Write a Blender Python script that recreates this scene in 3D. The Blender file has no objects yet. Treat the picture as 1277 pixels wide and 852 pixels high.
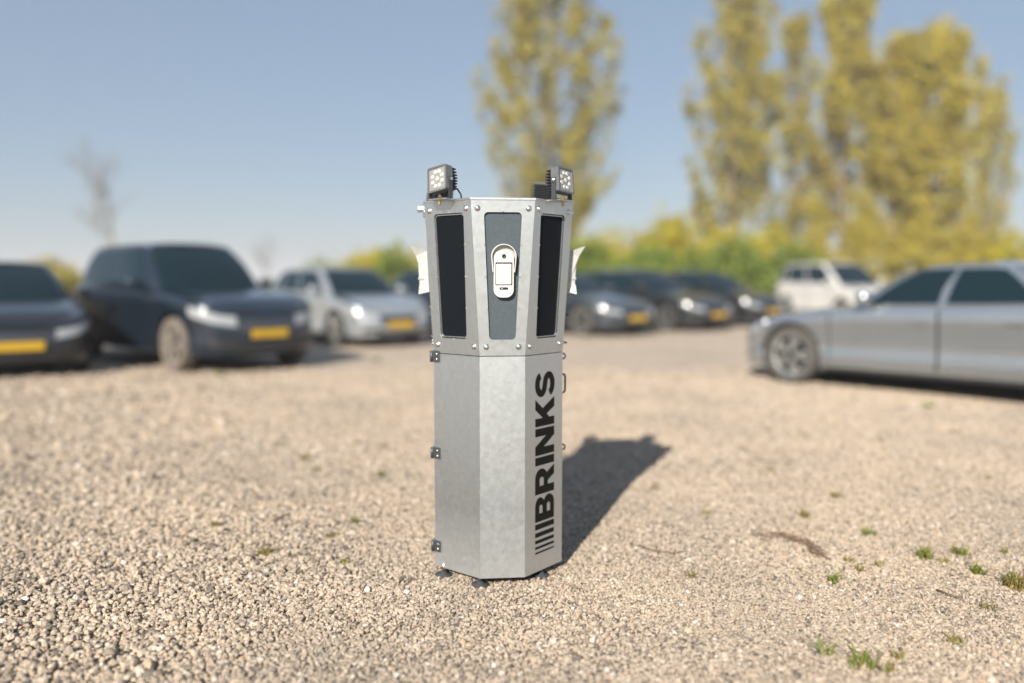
import bpy, math, random
import numpy as np
from mathutils import Matrix, Vector

R = math.radians
random.seed(7)
rng = np.random.default_rng(11)
scene = bpy.context.scene
col = scene.collection

# ------------------------------------------------------------------ camera
CAM_H, F_PX, PITCH = 1.2, 1042.0, math.atan(76.0 / 1042.0)
cam_d = bpy.data.cameras.new('camera')
cam = bpy.data.objects.new('camera', cam_d)
col.objects.link(cam)
cam.location = (0, 0, CAM_H)
cam.rotation_euler = (math.pi / 2 - PITCH, 0, 0)
cam_d.sensor_width = 36.0
cam_d.lens = F_PX / 1277.0 * 36.0
cam_d.clip_start = 0.05
cam_d.clip_end = 6000
cam_d.dof.use_dof = True
cam_d.dof.focus_distance = 3.09
cam_d.dof.aperture_fstop = 0.52
scene.camera = cam

# ------------------------------------------------------------------ sky and sun
SUN_AZ, SUN_EL = R(199.0), R(29.5)          # clockwise from +Y, above the horizon
world = bpy.data.worlds.new('World')
scene.world = world
world.use_nodes = True
wn = world.node_tree
sky = wn.nodes.new('ShaderNodeTexSky')
sky.sky_type = 'NISHITA'
sky.sun_disc = False
sky.sun_elevation = SUN_EL
sky.sun_rotation = SUN_AZ
sky.air_density = 1.0
sky.dust_density = 0.7
sky.ozone_density = 1.6
bg = wn.nodes['Background']
bg.inputs['Strength'].default_value = 0.058
veil = wn.nodes.new('ShaderNodeMix')            # thin even milky haze over the whole sky
veil.data_type = 'RGBA'
veil.inputs[0].default_value = 0.55
veil.inputs[7].default_value = (3.4, 4.35, 5.75, 1)
wn.links.new(sky.outputs[0], veil.inputs[6])
wn.links.new(veil.outputs[2], bg.inputs[0])

sun_d = bpy.data.lights.new('sun', 'SUN')
sun_d.energy = 5.0
sun_d.angle = R(0.53)
sun_d.color = (1.0, 0.905, 0.78)
sun = bpy.data.objects.new('sun', sun_d)
col.objects.link(sun)
sdir = Vector((math.sin(SUN_AZ) * math.cos(SUN_EL), math.cos(SUN_AZ) * math.cos(SUN_EL), math.sin(SUN_EL)))
sun.rotation_euler = sdir.to_track_quat('Z', 'Y').to_euler()
sun.location = sdir * 60

scene.view_settings.view_transform = 'Standard'
scene.view_settings.look = 'None'
scene.view_settings.exposure = 0.82
scene.view_settings.gamma = 1.0
scene.view_settings.use_curve_mapping = False
scene.render.engine = 'CYCLES'
scene.cycles.use_denoising = True
scene.cycles.max_bounces = 6
scene.cycles.transparent_max_bounces = 6


def ground_at(px, py):
    """point of the flat ground that lies on the sight line through a pixel of the 1277 x 852 photograph"""
    dx, dy, dz = (px - 638.5) / F_PX, 1.0, -(py - 426.0) / F_PX
    c, s = math.cos(PITCH), math.sin(PITCH)
    wy, wz = dy * c + dz * s, -dy * s + dz * c
    k = -CAM_H / wz
    return Vector((dx * k, wy * k, 0.0))


# ------------------------------------------------------------------ materials
def mat(name):
    m = bpy.data.materials.new(name)
    m.use_nodes = True
    nt = m.node_tree
    return m, nt, nt.nodes['Principled BSDF']


def node(nt, kind, **kw):
    n = nt.nodes.new(kind)
    for k, v in kw.items():
        setattr(n, k, v)
    return n


def ramp(nt, fac, stops):
    r = nt.nodes.new('ShaderNodeValToRGB')
    el = r.color_ramp.elements
    while len(el) < len(stops):
        el.new(0.5)
    for e, (p, c) in zip(el, stops):
        e.position = p
        e.color = (*c, 1) if len(c) == 3 else c
    nt.links.new(fac, r.inputs[0])
    return r


def noise(nt, scale, detail=4, rough=0.55, vec=None):
    n = nt.nodes.new('ShaderNodeTexNoise')
    n.inputs['Scale'].default_value = scale
    n.inputs['Detail'].default_value = detail
    n.inputs['Roughness'].default_value = rough
    if vec is not None:
        nt.links.new(vec, n.inputs['Vector'])
    return n


def simple(name, rgb, rough=0.5, metal=0.0, bump=0.0, bscale=60.0, vary=0.12, coat=0.0, spec=0.5):
    m, nt, p = mat(name)
    co = node(nt, 'ShaderNodeTexCoord')
    n = noise(nt, bscale * 0.35, 5, 0.6, co.outputs['Object'])
    lo = tuple(c * (1 - vary) for c in rgb)
    hi = tuple(min(1, c * (1 + vary)) for c in rgb)
    rp = ramp(nt, n.outputs[0], [(0.3, lo), (0.7, hi)])
    nt.links.new(rp.outputs[0], p.inputs['Base Color'])
    p.inputs['Roughness'].default_value = rough
    p.inputs['Metallic'].default_value = metal
    p.inputs['Coat Weight'].default_value = coat
    p.inputs['Coat Roughness'].default_value = 0.04
    p.inputs['Specular IOR Level'].default_value = spec
    if bump:
        n2 = noise(nt, bscale, 4, 0.6, co.outputs['Object'])
        b = node(nt, 'ShaderNodeBump')
        b.inputs['Strength'].default_value = bump
        b.inputs['Distance'].default_value = 0.002
        nt.links.new(n2.outputs[0], b.inputs['Height'])
        nt.links.new(b.outputs[0], p.inputs['Normal'])
    return m


def galvanised(name, tint, rough):
    m, nt, p = mat(name)
    co = node(nt, 'ShaderNodeTexCoord')
    v = node(nt, 'ShaderNodeTexVoronoi')
    v.inputs['Scale'].default_value = 130
    nt.links.new(co.outputs['Object'], v.inputs['Vector'])
    bw = node(nt, 'ShaderNodeRGBToBW')
    nt.links.new(v.outputs['Color'], bw.inputs[0])
    n = noise(nt, 48, 5, 0.6, co.outputs['Object'])
    mx = node(nt, 'ShaderNodeMath', operation='ADD')
    sc = node(nt, 'ShaderNodeMath', operation='MULTIPLY')
    sc.inputs[1].default_value = 0.20
    nt.links.new(bw.outputs[0], sc.inputs[0])
    nt.links.new(sc.outputs[0], mx.inputs[0])
    nt.links.new(n.outputs[0], mx.inputs[1])
    rp = ramp(nt, mx.outputs[0], [(0.40, tuple(c * 0.95 for c in tint)), (0.9, tuple(min(1, c * 1.06) for c in tint))])
    # warm reflection of the gravel, painted into the colour near the base
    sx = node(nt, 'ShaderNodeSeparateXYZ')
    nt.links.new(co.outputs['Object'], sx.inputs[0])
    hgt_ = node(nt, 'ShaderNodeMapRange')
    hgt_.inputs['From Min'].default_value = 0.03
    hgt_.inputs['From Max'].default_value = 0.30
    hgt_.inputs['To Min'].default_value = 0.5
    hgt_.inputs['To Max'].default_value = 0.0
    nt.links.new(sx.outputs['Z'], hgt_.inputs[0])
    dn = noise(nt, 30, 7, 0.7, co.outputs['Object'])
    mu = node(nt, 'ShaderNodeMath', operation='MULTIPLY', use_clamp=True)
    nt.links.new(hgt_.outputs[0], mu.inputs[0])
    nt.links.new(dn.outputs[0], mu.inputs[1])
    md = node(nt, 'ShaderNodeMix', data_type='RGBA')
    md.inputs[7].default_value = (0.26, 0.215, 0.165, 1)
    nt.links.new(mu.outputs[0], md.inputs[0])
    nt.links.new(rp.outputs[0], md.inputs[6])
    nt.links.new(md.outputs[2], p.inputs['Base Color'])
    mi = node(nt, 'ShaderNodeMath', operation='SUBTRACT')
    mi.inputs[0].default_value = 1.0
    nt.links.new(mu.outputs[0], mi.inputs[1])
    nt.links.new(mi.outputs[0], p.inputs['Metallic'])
    mr = node(nt, 'ShaderNodeMapRange')
    mr.inputs['From Min'].default_value = 0.35
    mr.inputs['From Max'].default_value = 0.95
    mr.inputs['To Min'].default_value = rough - 0.03
    mr.inputs['To Max'].default_value = rough + 0.04
    nt.links.new(mx.outputs[0], mr.inputs[0])
    nt.links.new(mr.outputs[0], p.inputs['Roughness'])
    # scuffs: long thin scratches
    mp = node(nt, 'ShaderNodeMapping')
    mp.inputs['Scale'].default_value = (60, 60, 5)
    mp.inputs['Rotation'].default_value = (0.4, 0.5, 0.2)
    nt.links.new(co.outputs['Object'], mp.inputs['Vector'])
    s = noise(nt, 4, 3, 0.5, mp.outputs[0])
    ad = node(nt, 'ShaderNodeMath', operation='ADD')
    nt.links.new(s.outputs[0], ad.inputs[0])
    nt.links.new(n.outputs[0], ad.inputs[1])
    b = node(nt, 'ShaderNodeBump')
    b.inputs['Strength'].default_value = 0.02
    b.inputs['Distance'].default_value = 0.002
    nt.links.new(ad.outputs[0], b.inputs['Height'])
    nt.links.new(b.outputs[0], p.inputs['Normal'])
    return m


def stone_mat():
    m, nt, p = mat('gravel_stone')
    oi = node(nt, 'ShaderNodeObjectInfo')
    co = node(nt, 'ShaderNodeTexCoord')
    rp = ramp(nt, oi.outputs['Random'], [(0.0, (0.12, 0.11, 0.10)), (0.14, (0.30, 0.26, 0.22)), (0.30, (0.42, 0.362, 0.30)), (0.55, (0.50, 0.43, 0.355)),
                                         (0.82, (0.56, 0.485, 0.40)), (0.94, (0.48, 0.375, 0.275)), (1.0, (0.73, 0.70, 0.66))])
    n = noise(nt, 3.0, 5, 0.65, co.outputs['Object'])
    r2 = ramp(nt, n.outputs[0], [(0.3, (0.95, 0.945, 0.94)), (0.7, (1.22, 1.19, 1.15))])
    mx = node(nt, 'ShaderNodeMix', data_type='RGBA', blend_type='MULTIPLY')
    mx.inputs[0].default_value = 1.0
    nt.links.new(rp.outputs[0], mx.inputs[6])
    nt.links.new(r2.outputs[0], mx.inputs[7])
    big = noise(nt, 0.9, 5, 0.6, oi.outputs['Location'])
    r3 = ramp(nt, big.outputs[0], [(0.34, (0.84, 0.85, 0.86)), (0.62, (1.05, 1.03, 1.0))])
    m3 = node(nt, 'ShaderNodeMix', data_type='RGBA', blend_type='MULTIPLY')
    m3.inputs[0].default_value = 1.0
    nt.links.new(mx.outputs[2], m3.inputs[6])
    nt.links.new(r3.outputs[0], m3.inputs[7])
    nt.links.new(m3.outputs[2], p.inputs['Base Color'])
    p.inputs['Roughness'].default_value = 0.9
    p.inputs['Specular IOR Level'].default_value = 0.25
    b = node(nt, 'ShaderNodeBump')
    b.inputs['Strength'].default_value = 0.5
    b.inputs['Distance'].default_value = 0.25
    nt.links.new(n.outputs[0], b.inputs['Height'])
    nt.links.new(b.outputs[0], p.inputs['Normal'])
    return m


def ground_mat():
    m, nt, p = mat('gravel_ground')
    co = node(nt, 'ShaderNodeTexCoord')
    v = node(nt, 'ShaderNodeTexVoronoi')
    v.inputs['Scale'].default_value = 62
    nt.links.new(co.outputs['Object'], v.inputs['Vector'])
    bw = node(nt, 'ShaderNodeRGBToBW')
    nt.links.new(v.outputs['Color'], bw.inputs[0])
    rp = ramp(nt, bw.outputs[0], [(0.1, (0.27, 0.23, 0.19)), (0.45, (0.425, 0.365, 0.30)), (0.75, (0.50, 0.43, 0.355)), (0.95, (0.59, 0.525, 0.45))])
    big = noise(nt, 0.55, 6, 0.6, co.outputs['Object'])
    r2 = ramp(nt, big.outputs[0], [(0.32, (0.88, 0.87, 0.86)), (0.7, (1.06, 1.03, 1.0))])
    mx = node(nt, 'ShaderNodeMix', data_type='RGBA', blend_type='MULTIPLY')
    mx.inputs[0].default_value = 1.0
    nt.links.new(rp.outputs[0], mx.inputs[6])
    nt.links.new(r2.outputs[0], mx.inputs[7])
    nt.links.new(mx.outputs[2], p.inputs['Base Color'])
    p.inputs['Roughness'].default_value = 0.95
    p.inputs['Specular IOR Level'].default_value = 0.15
    b = node(nt, 'ShaderNodeBump', invert=True)
    b.inputs['Strength'].default_value = 0.5
    b.inputs['Distance'].default_value = 0.008
    nt.links.new(v.outputs['Distance'], b.inputs['Height'])
    nt.links.new(b.outputs[0], p.inputs['Normal'])
    return m


def leaf_mat(name, stops, trans=0.35):
    m, nt, p = mat(name)
    g = node(nt, 'ShaderNodeNewGeometry')
    rp = ramp(nt, g.outputs['Random Per Island'], stops)
    nt.links.new(rp.outputs[0], p.inputs['Base Color'])
    p.inputs['Roughness'].default_value = 0.6
    tr = node(nt, 'ShaderNodeBsdfTranslucent')
    nt.links.new(rp.outputs[0], tr.inputs[0])
    ms = node(nt, 'ShaderNodeMixShader')
    ms.inputs[0].default_value = trans
    out = nt.nodes['Material Output']
    nt.links.new(p.outputs[0], ms.inputs[1])
    nt.links.new(tr.outputs[0], ms.inputs[2])
    nt.links.new(ms.outputs[0], out.inputs[0])
    return m


def dark_panel_mat(name, rgb, rough):
    """fine perforated sheet behind the openings"""
    m, nt, p = mat(name)
    co = node(nt, 'ShaderNodeTexCoord')
    v = node(nt, 'ShaderNodeTexVoronoi')
    v.inputs['Scale'].default_value = 420
    nt.links.new(co.outputs['Object'], v.inputs['Vector'])
    rp = ramp(nt, v.outputs['Distance'], [(0.15, tuple(c * 0.55 for c in rgb)), (0.6, tuple(c * 1.3 for c in rgb))])
    nt.links.new(rp.outputs[0], p.inputs['Base Color'])
    p.inputs['Roughness'].default_value = rough
    p.inputs['Specular IOR Level'].default_value = 0.12
    b = node(nt, 'ShaderNodeBump')
    b.inputs['Strength'].default_value = 0.25
    b.inputs['Distance'].default_value = 0.001
    nt.links.new(v.outputs['Distance'], b.inputs['Height'])
    nt.links.new(b.outputs[0], p.inputs['Normal'])
    return m


M = {
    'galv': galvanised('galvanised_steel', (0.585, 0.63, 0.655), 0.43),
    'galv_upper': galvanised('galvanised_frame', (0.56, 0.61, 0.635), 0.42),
    'bolt': simple('zinc_bolt', (0.75, 0.75, 0.74), 0.3, 1.0, vary=0.05),
    'dark_metal': simple('black_metal', (0.025, 0.027, 0.03), 0.45, 0.3, bump=0.1, bscale=300),
    'hinge': simple('dark_zinc', (0.085, 0.09, 0.10), 0.45, 0.6, bump=0.1, bscale=300),
    'grille_black': dark_panel_mat('black_perforated', (0.004, 0.006, 0.009), 0.7),
    'blue_panel': dark_panel_mat('blue_grey_panel', (0.062, 0.078, 0.092), 0.6),
    'horn_plastic': simple('horn_plastic', (0.40, 0.40, 0.395), 0.5, vary=0.08, bump=0.1, bscale=300),
    'white_plastic': simple('white_plastic', (0.52, 0.52, 0.51), 0.4, vary=0.03, bump=0.05, bscale=500),
    'pale_plastic': simple('pale_grey_plastic', (0.34, 0.35, 0.35), 0.4, vary=0.04),
    'screen': simple('white_screen', (0.80, 0.80, 0.79), 0.25, vary=0.02),
    'black_plastic': simple('black_plastic', (0.018, 0.019, 0.02), 0.35, vary=0.2),
    'vinyl': simple('black_vinyl', (0.008, 0.008, 0.008), 0.3, vary=0.2, spec=0.08),
    'lamp_glass': simple('lamp_reflector', (0.27, 0.275, 0.275), 0.5, 0.3, bump=0.3, bscale=500),
    'led': simple('led_cup', (0.86, 0.84, 0.78), 0.15, 0.6),
    'brass': simple('brass_nut', (0.55, 0.36, 0.16), 0.35, 1.0),
    'lamp_body': simple('grey_lamp_housing', (0.13, 0.14, 0.15), 0.5, 0.3, bump=0.1, bscale=300),
    'rubber': simple('rubber_foot', (0.035, 0.04, 0.045), 0.8, bump=0.2, bscale=300),
    'stone': stone_mat(),
    'ground': ground_mat(),
    'glass': simple('tinted_glass', (0.006, 0.016, 0.022), 0.04, vary=0.1, spec=0.4),
    'tyre': simple('tyre_rubber', (0.035, 0.034, 0.033), 0.85, bump=0.3, bscale=120),
    'dusty_tyre': simple('dusty_tyre_rubber', (0.14, 0.122, 0.105), 0.9, bump=0.3, bscale=120, vary=0.25),
    'pale_tyre': simple('pale_dusty_tyre', (0.075, 0.072, 0.068), 0.9, bump=0.3, bscale=120, vary=0.2),
    'rim': simple('alloy_rim', (0.62, 0.63, 0.62), 0.3, 0.9, vary=0.08),
    'dusty_rim': simple('dusty_alloy_rim', (0.36, 0.33, 0.29), 0.55, 0.6, vary=0.2),
    'under': simple('underbody_black', (0.012, 0.012, 0.013), 0.85),
    'trim': simple('car_black_trim', (0.02, 0.021, 0.023), 0.5, bump=0.1, bscale=200),
    'chrome': simple('chrome_trim', (0.72, 0.73, 0.74), 0.18, 1.0, vary=0.04),
    'plate': simple('yellow_plate', (0.46, 0.29, 0.02), 0.45, vary=0.06),
    'headlight': simple('headlight_glass', (0.34, 0.36, 0.38), 0.18, 0.2, vary=0.15),
    'taillight': simple('tail_lamp_red', (0.30, 0.012, 0.012), 0.15, vary=0.15),
    'bark': simple('bark', (0.16, 0.125, 0.085), 0.9, bump=0.6, bscale=12, vary=0.3),
    'far_bark': simple('grey_bark', (0.22, 0.20, 0.18), 0.9, vary=0.2, bscale=8),
    'twig': simple('dry_twig', (0.16, 0.105, 0.065), 0.9, vary=0.3, bscale=200),
    'leaf_poplar': leaf_mat('poplar_leaf', [(0.0, (0.40, 0.30, 0.04)), (0.45, (0.42, 0.36, 0.06)), (0.8, (0.36, 0.35, 0.05)), (1.0, (0.48, 0.42, 0.14))]),
    'leaf_bronze': leaf_mat('bronze_poplar_leaf', [(0.0, (0.40, 0.30, 0.04)), (0.5, (0.46, 0.38, 0.05)), (1.0, (0.38, 0.37, 0.06))]),
    'leaf_yellow': leaf_mat('yellow_shrub_leaf', [(0.0, (0.42, 0.37, 0.015)), (0.5, (0.52, 0.42, 0.02)), (1.0, (0.34, 0.37, 0.025))]),
    'leaf_green': leaf_mat('green_shrub_leaf', [(0.0, (0.11, 0.19, 0.03)), (0.5, (0.17, 0.25, 0.035)), (1.0, (0.28, 0.30, 0.04))]),
    'grass': leaf_mat('grass_blade', [(0.0, (0.12, 0.17, 0.025)), (0.6, (0.21, 0.25, 0.04)), (1.0, (0.36, 0.32, 0.09))]),
    'dry_grass': leaf_mat('dry_grass_blade', [(0.0, (0.22, 0.15, 0.06)), (0.5, (0.30, 0.25, 0.07)), (1.0, (0.20, 0.23, 0.04))]),
    'field': simple('meadow', (0.085, 0.12, 0.03), 0.95, vary=0.35, bscale=2.0),
}


def paint(name, rgb, metal=0.5, rough=0.35):
    return simple(name, rgb, rough, metal, vary=0.05, coat=1.0, bscale=3.0)


# ------------------------------------------------------------------ mesh helpers
def link(o, parent=None):
    col.objects.link(o)
    if parent is not None:
        o.parent = parent
    return o


def mesh_obj(name, verts, faces, m, parent=None, smooth=False, loc=None):
    me = bpy.data.meshes.new(name)
    me.from_pydata([tuple(map(float, v)) for v in verts], [], faces)
    me.materials.append(m)
    if smooth:
        me.polygons.foreach_set('use_smooth', [True] * len(me.polygons))
    me.update()
    o = bpy.data.objects.new(name, me)
    if loc is not None:
        o.location = loc
    return link(o, parent)


def share(name, src, parent=None, loc=None, rot=None):
    o = bpy.data.objects.new(name, src.data)
    if loc is not None:
        o.location = loc
    if rot is not None:
        o.rotation_euler = rot
    return link(o, parent)


def empty(name, loc=(0, 0, 0), rz=0.0, parent=None):
    o = bpy.data.objects.new(name, None)
    o.empty_display_size = 0.1
    o.location = loc
    o.rotation_euler = (0, 0, rz)
    return link(o, parent)


def tag(o, label, cat, group=None):
    o['label'] = label
    o['category'] = cat
    if group:
        o['group'] = group
    return o


class MB:
    """collects simple solids into one vertex/face list"""
    def __init__(self):
        self.v, self.f = [], []

    def add(self, verts, faces):
        b = len(self.v)
        self.v += [tuple(v) for v in verts]
        self.f += [tuple(i + b for i in f) for f in faces]
        return self

    def box(self, lo, hi, T=None, bevel=0.0):
        x0, y0, z0 = lo
        x1, y1, z1 = hi
        if bevel:
            b = bevel
            vs = []
            for z, i in ((z0, b), (z0 + b, 0), (z1 - b, 0), (z1, b)):
                vs += [(x0 + i + b * (i == 0), y0 + i, z), (x1 - i - b * (i == 0), y0 + i, z), (x1 - i, y0 + i + b * (i == 0), z), (x1 - i, y1 - i - b * (i == 0), z),
                       (x1 - i - b * (i == 0), y1 - i, z), (x0 + i + b * (i == 0), y1 - i, z), (x0 + i, y1 - i - b * (i == 0), z), (x0 + i, y0 + i + b * (i == 0), z)]
            fs = [tuple(reversed(range(8))), tuple(range(24, 32))]
            for k in range(3):
                for j in range(8):
                    fs.append((k * 8 + j, k * 8 + (j + 1) % 8, k * 8 + 8 + (j + 1) % 8, k * 8 + 8 + j))
        else:
            vs = [(x0, y0, z0), (x1, y0, z0), (x1, y1, z0), (x0, y1, z0), (x0, y0, z1), (x1, y0, z1), (x1, y1, z1), (x0, y1, z1)]
            fs = [(3, 2, 1, 0), (4, 5, 6, 7), (0, 1, 5, 4), (1, 2, 6, 5), (2, 3, 7, 6), (3, 0, 4, 7)]
        if T is not None:
            vs = [T @ Vector(v) for v in vs]
        return self.add(vs, fs)

    def lathe(self, prof, n=16, T=None, axis='z', cap=True):
        vs, fs = [], []
        for r, z in prof:
            for k in range(n):
                a = 2 * math.pi * k / n
                p = (r * math.cos(a), r * math.sin(a), z)
                vs.append(p)
        for i in range(len(prof) - 1):
            for k in range(n):
                fs.append((i * n + k, i * n + (k + 1) % n, (i + 1) * n + (k + 1) % n, (i + 1) * n + k))
        if cap:
            fs.append(tuple(reversed(range(n))))
            fs.append(tuple(range((len(prof) - 1) * n, len(prof) * n)))
        if axis == 'y':
            vs = [(x, -z, y) for x, y, z in vs]
        if axis == 'x':
            vs = [(z, x, y) for x, y, z in vs]
        if T is not None:
            vs = [T @ Vector(v) for v in vs]
        return self.add(vs, fs)

    def tube(self, pts, rad, n=6, T=None):
        pts = [Vector(p) for p in pts]
        rad = rad if isinstance(rad, (list, tuple)) else [rad] * len(pts)
        vs, fs = [], []
        for i, p in enumerate(pts):
            d = (pts[min(i + 1, len(pts) - 1)] - pts[max(i - 1, 0)])
            d = d.normalized() if d.length > 1e-9 else Vector((0, 0, 1))
            a = d.cross(Vector((0, 0, 1)) if abs(d.z) < 0.9 else Vector((1, 0, 0))).normalized()
            b = d.cross(a)
            for k in range(n):
                t = 2 * math.pi * k / n
                vs.append(p + (a * math.cos(t) + b * math.sin(t)) * rad[i])
        for i in range(len(pts) - 1):
            for k in range(n):
                fs.append((i * n + k, i * n + (k + 1) % n, (i + 1) * n + (k + 1) % n, (i + 1) * n + k))
        fs.append(tuple(reversed(range(n))))
        fs.append(tuple(range((len(pts) - 1) * n, len(pts) * n)))
        if T is not None:
            vs = [T @ v for v in vs]
        return self.add(vs, fs)

    def build(self, name, m, parent=None, smooth=False, loc=None):
        return mesh_obj(name, self.v, self.f, m, parent, smooth, loc)


def flat(loops, thick):
    """filled outline (even-odd holes) with thickness; returns verts (u, v, n) and faces"""
    cu = bpy.data.curves.new('tmp', 'CURVE')
    cu.dimensions = '2D'
    cu.fill_mode = 'BOTH'
    cu.extrude = thick / 2
    for lp in loops:
        sp = cu.splines.new('POLY')
        sp.points.add(len(lp) - 1)
        for p, q in zip(sp.points, lp):
            p.co = (q[0], q[1], 0, 1)
        sp.use_cyclic_u = True
    ob = bpy.data.objects.new('tmp', cu)
    me = bpy.data.meshes.new_from_object(ob)
    vs = [tuple(v.co) for v in me.vertices]
    fs = [tuple(p.vertices) for p in me.polygons]
    bpy.data.objects.remove(ob)
    bpy.data.curves.remove(cu)
    bpy.data.meshes.remove(me)
    return vs, fs


def round_poly(pts, r, n=6):
    """polygon with rounded corners"""
    out = []
    k = len(pts)
    for i in range(k):
        p, a, b = Vector(pts[i]), Vector(pts[i - 1]), Vector(pts[(i + 1) % k])
        da, db = (a - p).normalized(), (b - p).normalized()
        ang = da.angle(db)
        d = r / math.tan(ang / 2)
        c = p + (da + db).normalized() * (r / math.sin(ang / 2))
        s, e = p + da * d - c, p + db * d - c
        a0 = math.atan2(s.y, s.x)
        da_ = (math.atan2(e.y, e.x) - a0 + math.pi) % (2 * math.pi) - math.pi
        for j in range(n + 1):
            t = a0 + da_ * j / n
            out.append((c.x + r * math.cos(t), c.y + r * math.sin(t)))
    return out


def catmull(pts, n=8):
    pts = [np.array(p, float) for p in pts]
    P = [2 * pts[0] - pts[1]] + pts + [2 * pts[-1] - pts[-2]]
    out = []
    for i in range(1, len(P) - 2):
        for j in range(n):
            t = j / n
            out.append(0.5 * (2 * P[i] + (P[i + 1] - P[i - 1]) * t + (2 * P[i - 1] - 5 * P[i] + 4 * P[i + 1] - P[i + 2]) * t * t
                              + (-P[i - 1] + 3 * P[i] - 3 * P[i + 1] + P[i + 2]) * t ** 3))
    out.append(pts[-1])
    return np.array(out)


# ------------------------------------------------------------------ ground
KX, KY, KROT = -0.0629, 3.4695, 0.099


def hgt(x, y):
    """gentle unevenness of the lot, flat around the kiosk and away from the camera"""
    h = 0.010 * np.sin(1.7 * x + 0.6 * y) + 0.007 * np.sin(2.9 * y - 1.3 * x + 1.0) + 0.005 * np.sin(5.1 * x + 3.3 * y + 2.0)
    d = np.sqrt((x - KX) ** 2 + (y - KY) ** 2)
    far = np.clip((9.0 - np.hypot(x, y - 3.0)) / 3.0, 0, 1)
    return h * np.clip((d - 0.55) / 0.8, 0, 1) * far


def coarse(x, y):
    """1 where the gravel lies loose and coarse (towards the near left), 0 where it is trodden in"""
    c = 1 / (1 + np.exp((x * 0.9 + (y - 2.9) * 0.35 + 0.62) * 2.6))
    return np.clip(c + 0.25 * np.sin(3.1 * x + 1.3 * y) * np.sin(2.2 * y - 0.7), 0, 1)


xs = np.concatenate([[-3000, -800, -250, -90, -40, -20], np.arange(-10, 10.01, 0.16), [20, 40, 90, 250, 800, 3000]])
ys = np.concatenate([[-3000, -800, -200, -60, -20, -8, -4], np.arange(-2, 13.01, 0.16), [16, 20, 28, 40, 90, 250, 800, 4000]])
gx, gy = np.meshgrid(xs, ys, indexing='ij')
gz = hgt(gx, gy) - (0.004 + 0.010 * coarse(gx, np.maximum(gy, 0))) * np.clip((10.3 - gy) / 3.0, 0, 1) * (gy > 0)      # bed under the loose stones
nv = len(ys)
gv = np.stack([gx, gy, gz], -1).reshape(-1, 3)
gf = [(i * nv + j, (i + 1) * nv + j, (i + 1) * nv + j + 1, i * nv + j + 1) for i in range(len(xs) - 1) for j in range(nv - 1)]
ground = mesh_obj('ground', gv, gf, M['ground'], smooth=True)
ground['kind'] = 'structure'

# meadow beyond the parked cars
mv = [(-3000, 30, 0.02), (-14, 26, 0.02), (2, 33, 0.02), (14, 40, 0.02), (60, 48, 0.02), (3000, 60, 0.02), (3000, 3900, 0.02), (-3000, 3900, 0.02)]
field = mesh_obj('meadow', mv, [tuple(range(8))], M['field'])
field['kind'] = 'structure'

# loose gravel: real stones, many thousands, one object
stones = bpy.data.collections.new('stones')
for k in range(9):
    me = bpy.data.meshes.new('stone')
    ico = []
    t = (1 + 5 ** 0.5) / 2
    iv = [(-1, t, 0), (1, t, 0), (-1, -t, 0), (1, -t, 0), (0, -1, t), (0, 1, t), (0, -1, -t), (0, 1, -t), (t, 0, -1), (t, 0, 1), (-t, 0, -1), (-t, 0, 1)]
    fc = [(0, 11, 5), (0, 5, 1), (0, 1, 7), (0, 7, 10), (0, 10, 11), (1, 5, 9), (5, 11, 4), (11, 10, 2), (10, 7, 6), (7, 1, 8), (3, 9, 4), (3, 4, 2), (3, 2, 6), (3, 6, 8), (3, 8, 9), (4, 9, 5), (2, 4, 11), (6, 2, 10), (8, 6, 7), (9, 8, 1)]
    sx, sy, sz = rng.uniform(0.8, 1.25), rng.uniform(0.7, 1.0), rng.uniform(0.55, 0.85)
    vv = []
    for p in iv:
        q = np.array(p) / math.hypot(1, t) * rng.uniform(0.78, 1.18)
        vv.append((q[0] * sx * 0.5, q[1] * sy * 0.5, q[2] * sz * 0.5))
    me.from_pydata(vv, [], fc)
    me.materials.append(M['stone'])
    so = bpy.data.objects.new('stone', me)
    stones.objects.link(so)


px_, py_, ps_, pc_ = [], [], [], []
y = 1.55
while y < 11.8:
    st = 0.0098 + 0.0013 * max(0.0, y - 3.4)
    half = 0.635 * y + 0.75
    n = int(2 * half / st)
    xx = -half + (np.arange(n) + rng.uniform(-0.75, 0.75, n)) * st
    yy = y + rng.uniform(-0.75, 0.75, n) * st
    c = coarse(xx, yy)
    keep = rng.random(n) < (1 - 0.52 * c) * np.clip((11.8 - yy) / 4.0, 0, 1)
    px_.append(xx[keep]); py_.append(yy[keep])
    s = st * rng.lognormal(0.12, 0.30, n) * (1.02 + 0.80 * c)
    ps_.append(s[keep]); pc_.append(c[keep])
    y += st
px_, py_, ps_, pc_ = map(np.concatenate, (px_, py_, ps_, pc_))
pz_ = hgt(px_, py_) + ps_ * (rng.uniform(-0.16, 0.20, len(px_)) * (0.55 + 0.9 * pc_) + 0.14 * pc_)
npnt = len(px_)
pm = bpy.data.meshes.new('gravel')
pm.vertices.add(npnt)
pm.vertices.foreach_set('co', np.stack([px_, py_, pz_], -1).ravel())
at = pm.attributes.new('size', 'FLOAT', 'POINT')
at.data.foreach_set('value', ps_.astype(np.float32))
rot = np.stack([rng.uniform(-0.5, 0.5, npnt), rng.uniform(-0.5, 0.5, npnt), rng.uniform(0, 6.283, npnt)], -1)
at = pm.attributes.new('turn', 'FLOAT_VECTOR', 'POINT')
at.data.foreach_set('vector', rot.astype(np.float32).ravel())
gravel = link(bpy.data.objects.new('gravel', pm))
gravel['kind'] = 'stuff'
tag(gravel, 'loose beige crushed stone gravel covering the lot', 'gravel')
ng = bpy.data.node_groups.new('scatter', 'GeometryNodeTree')
ng.interface.new_socket('Geometry', in_out='INPUT', socket_type='NodeSocketGeometry')
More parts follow.
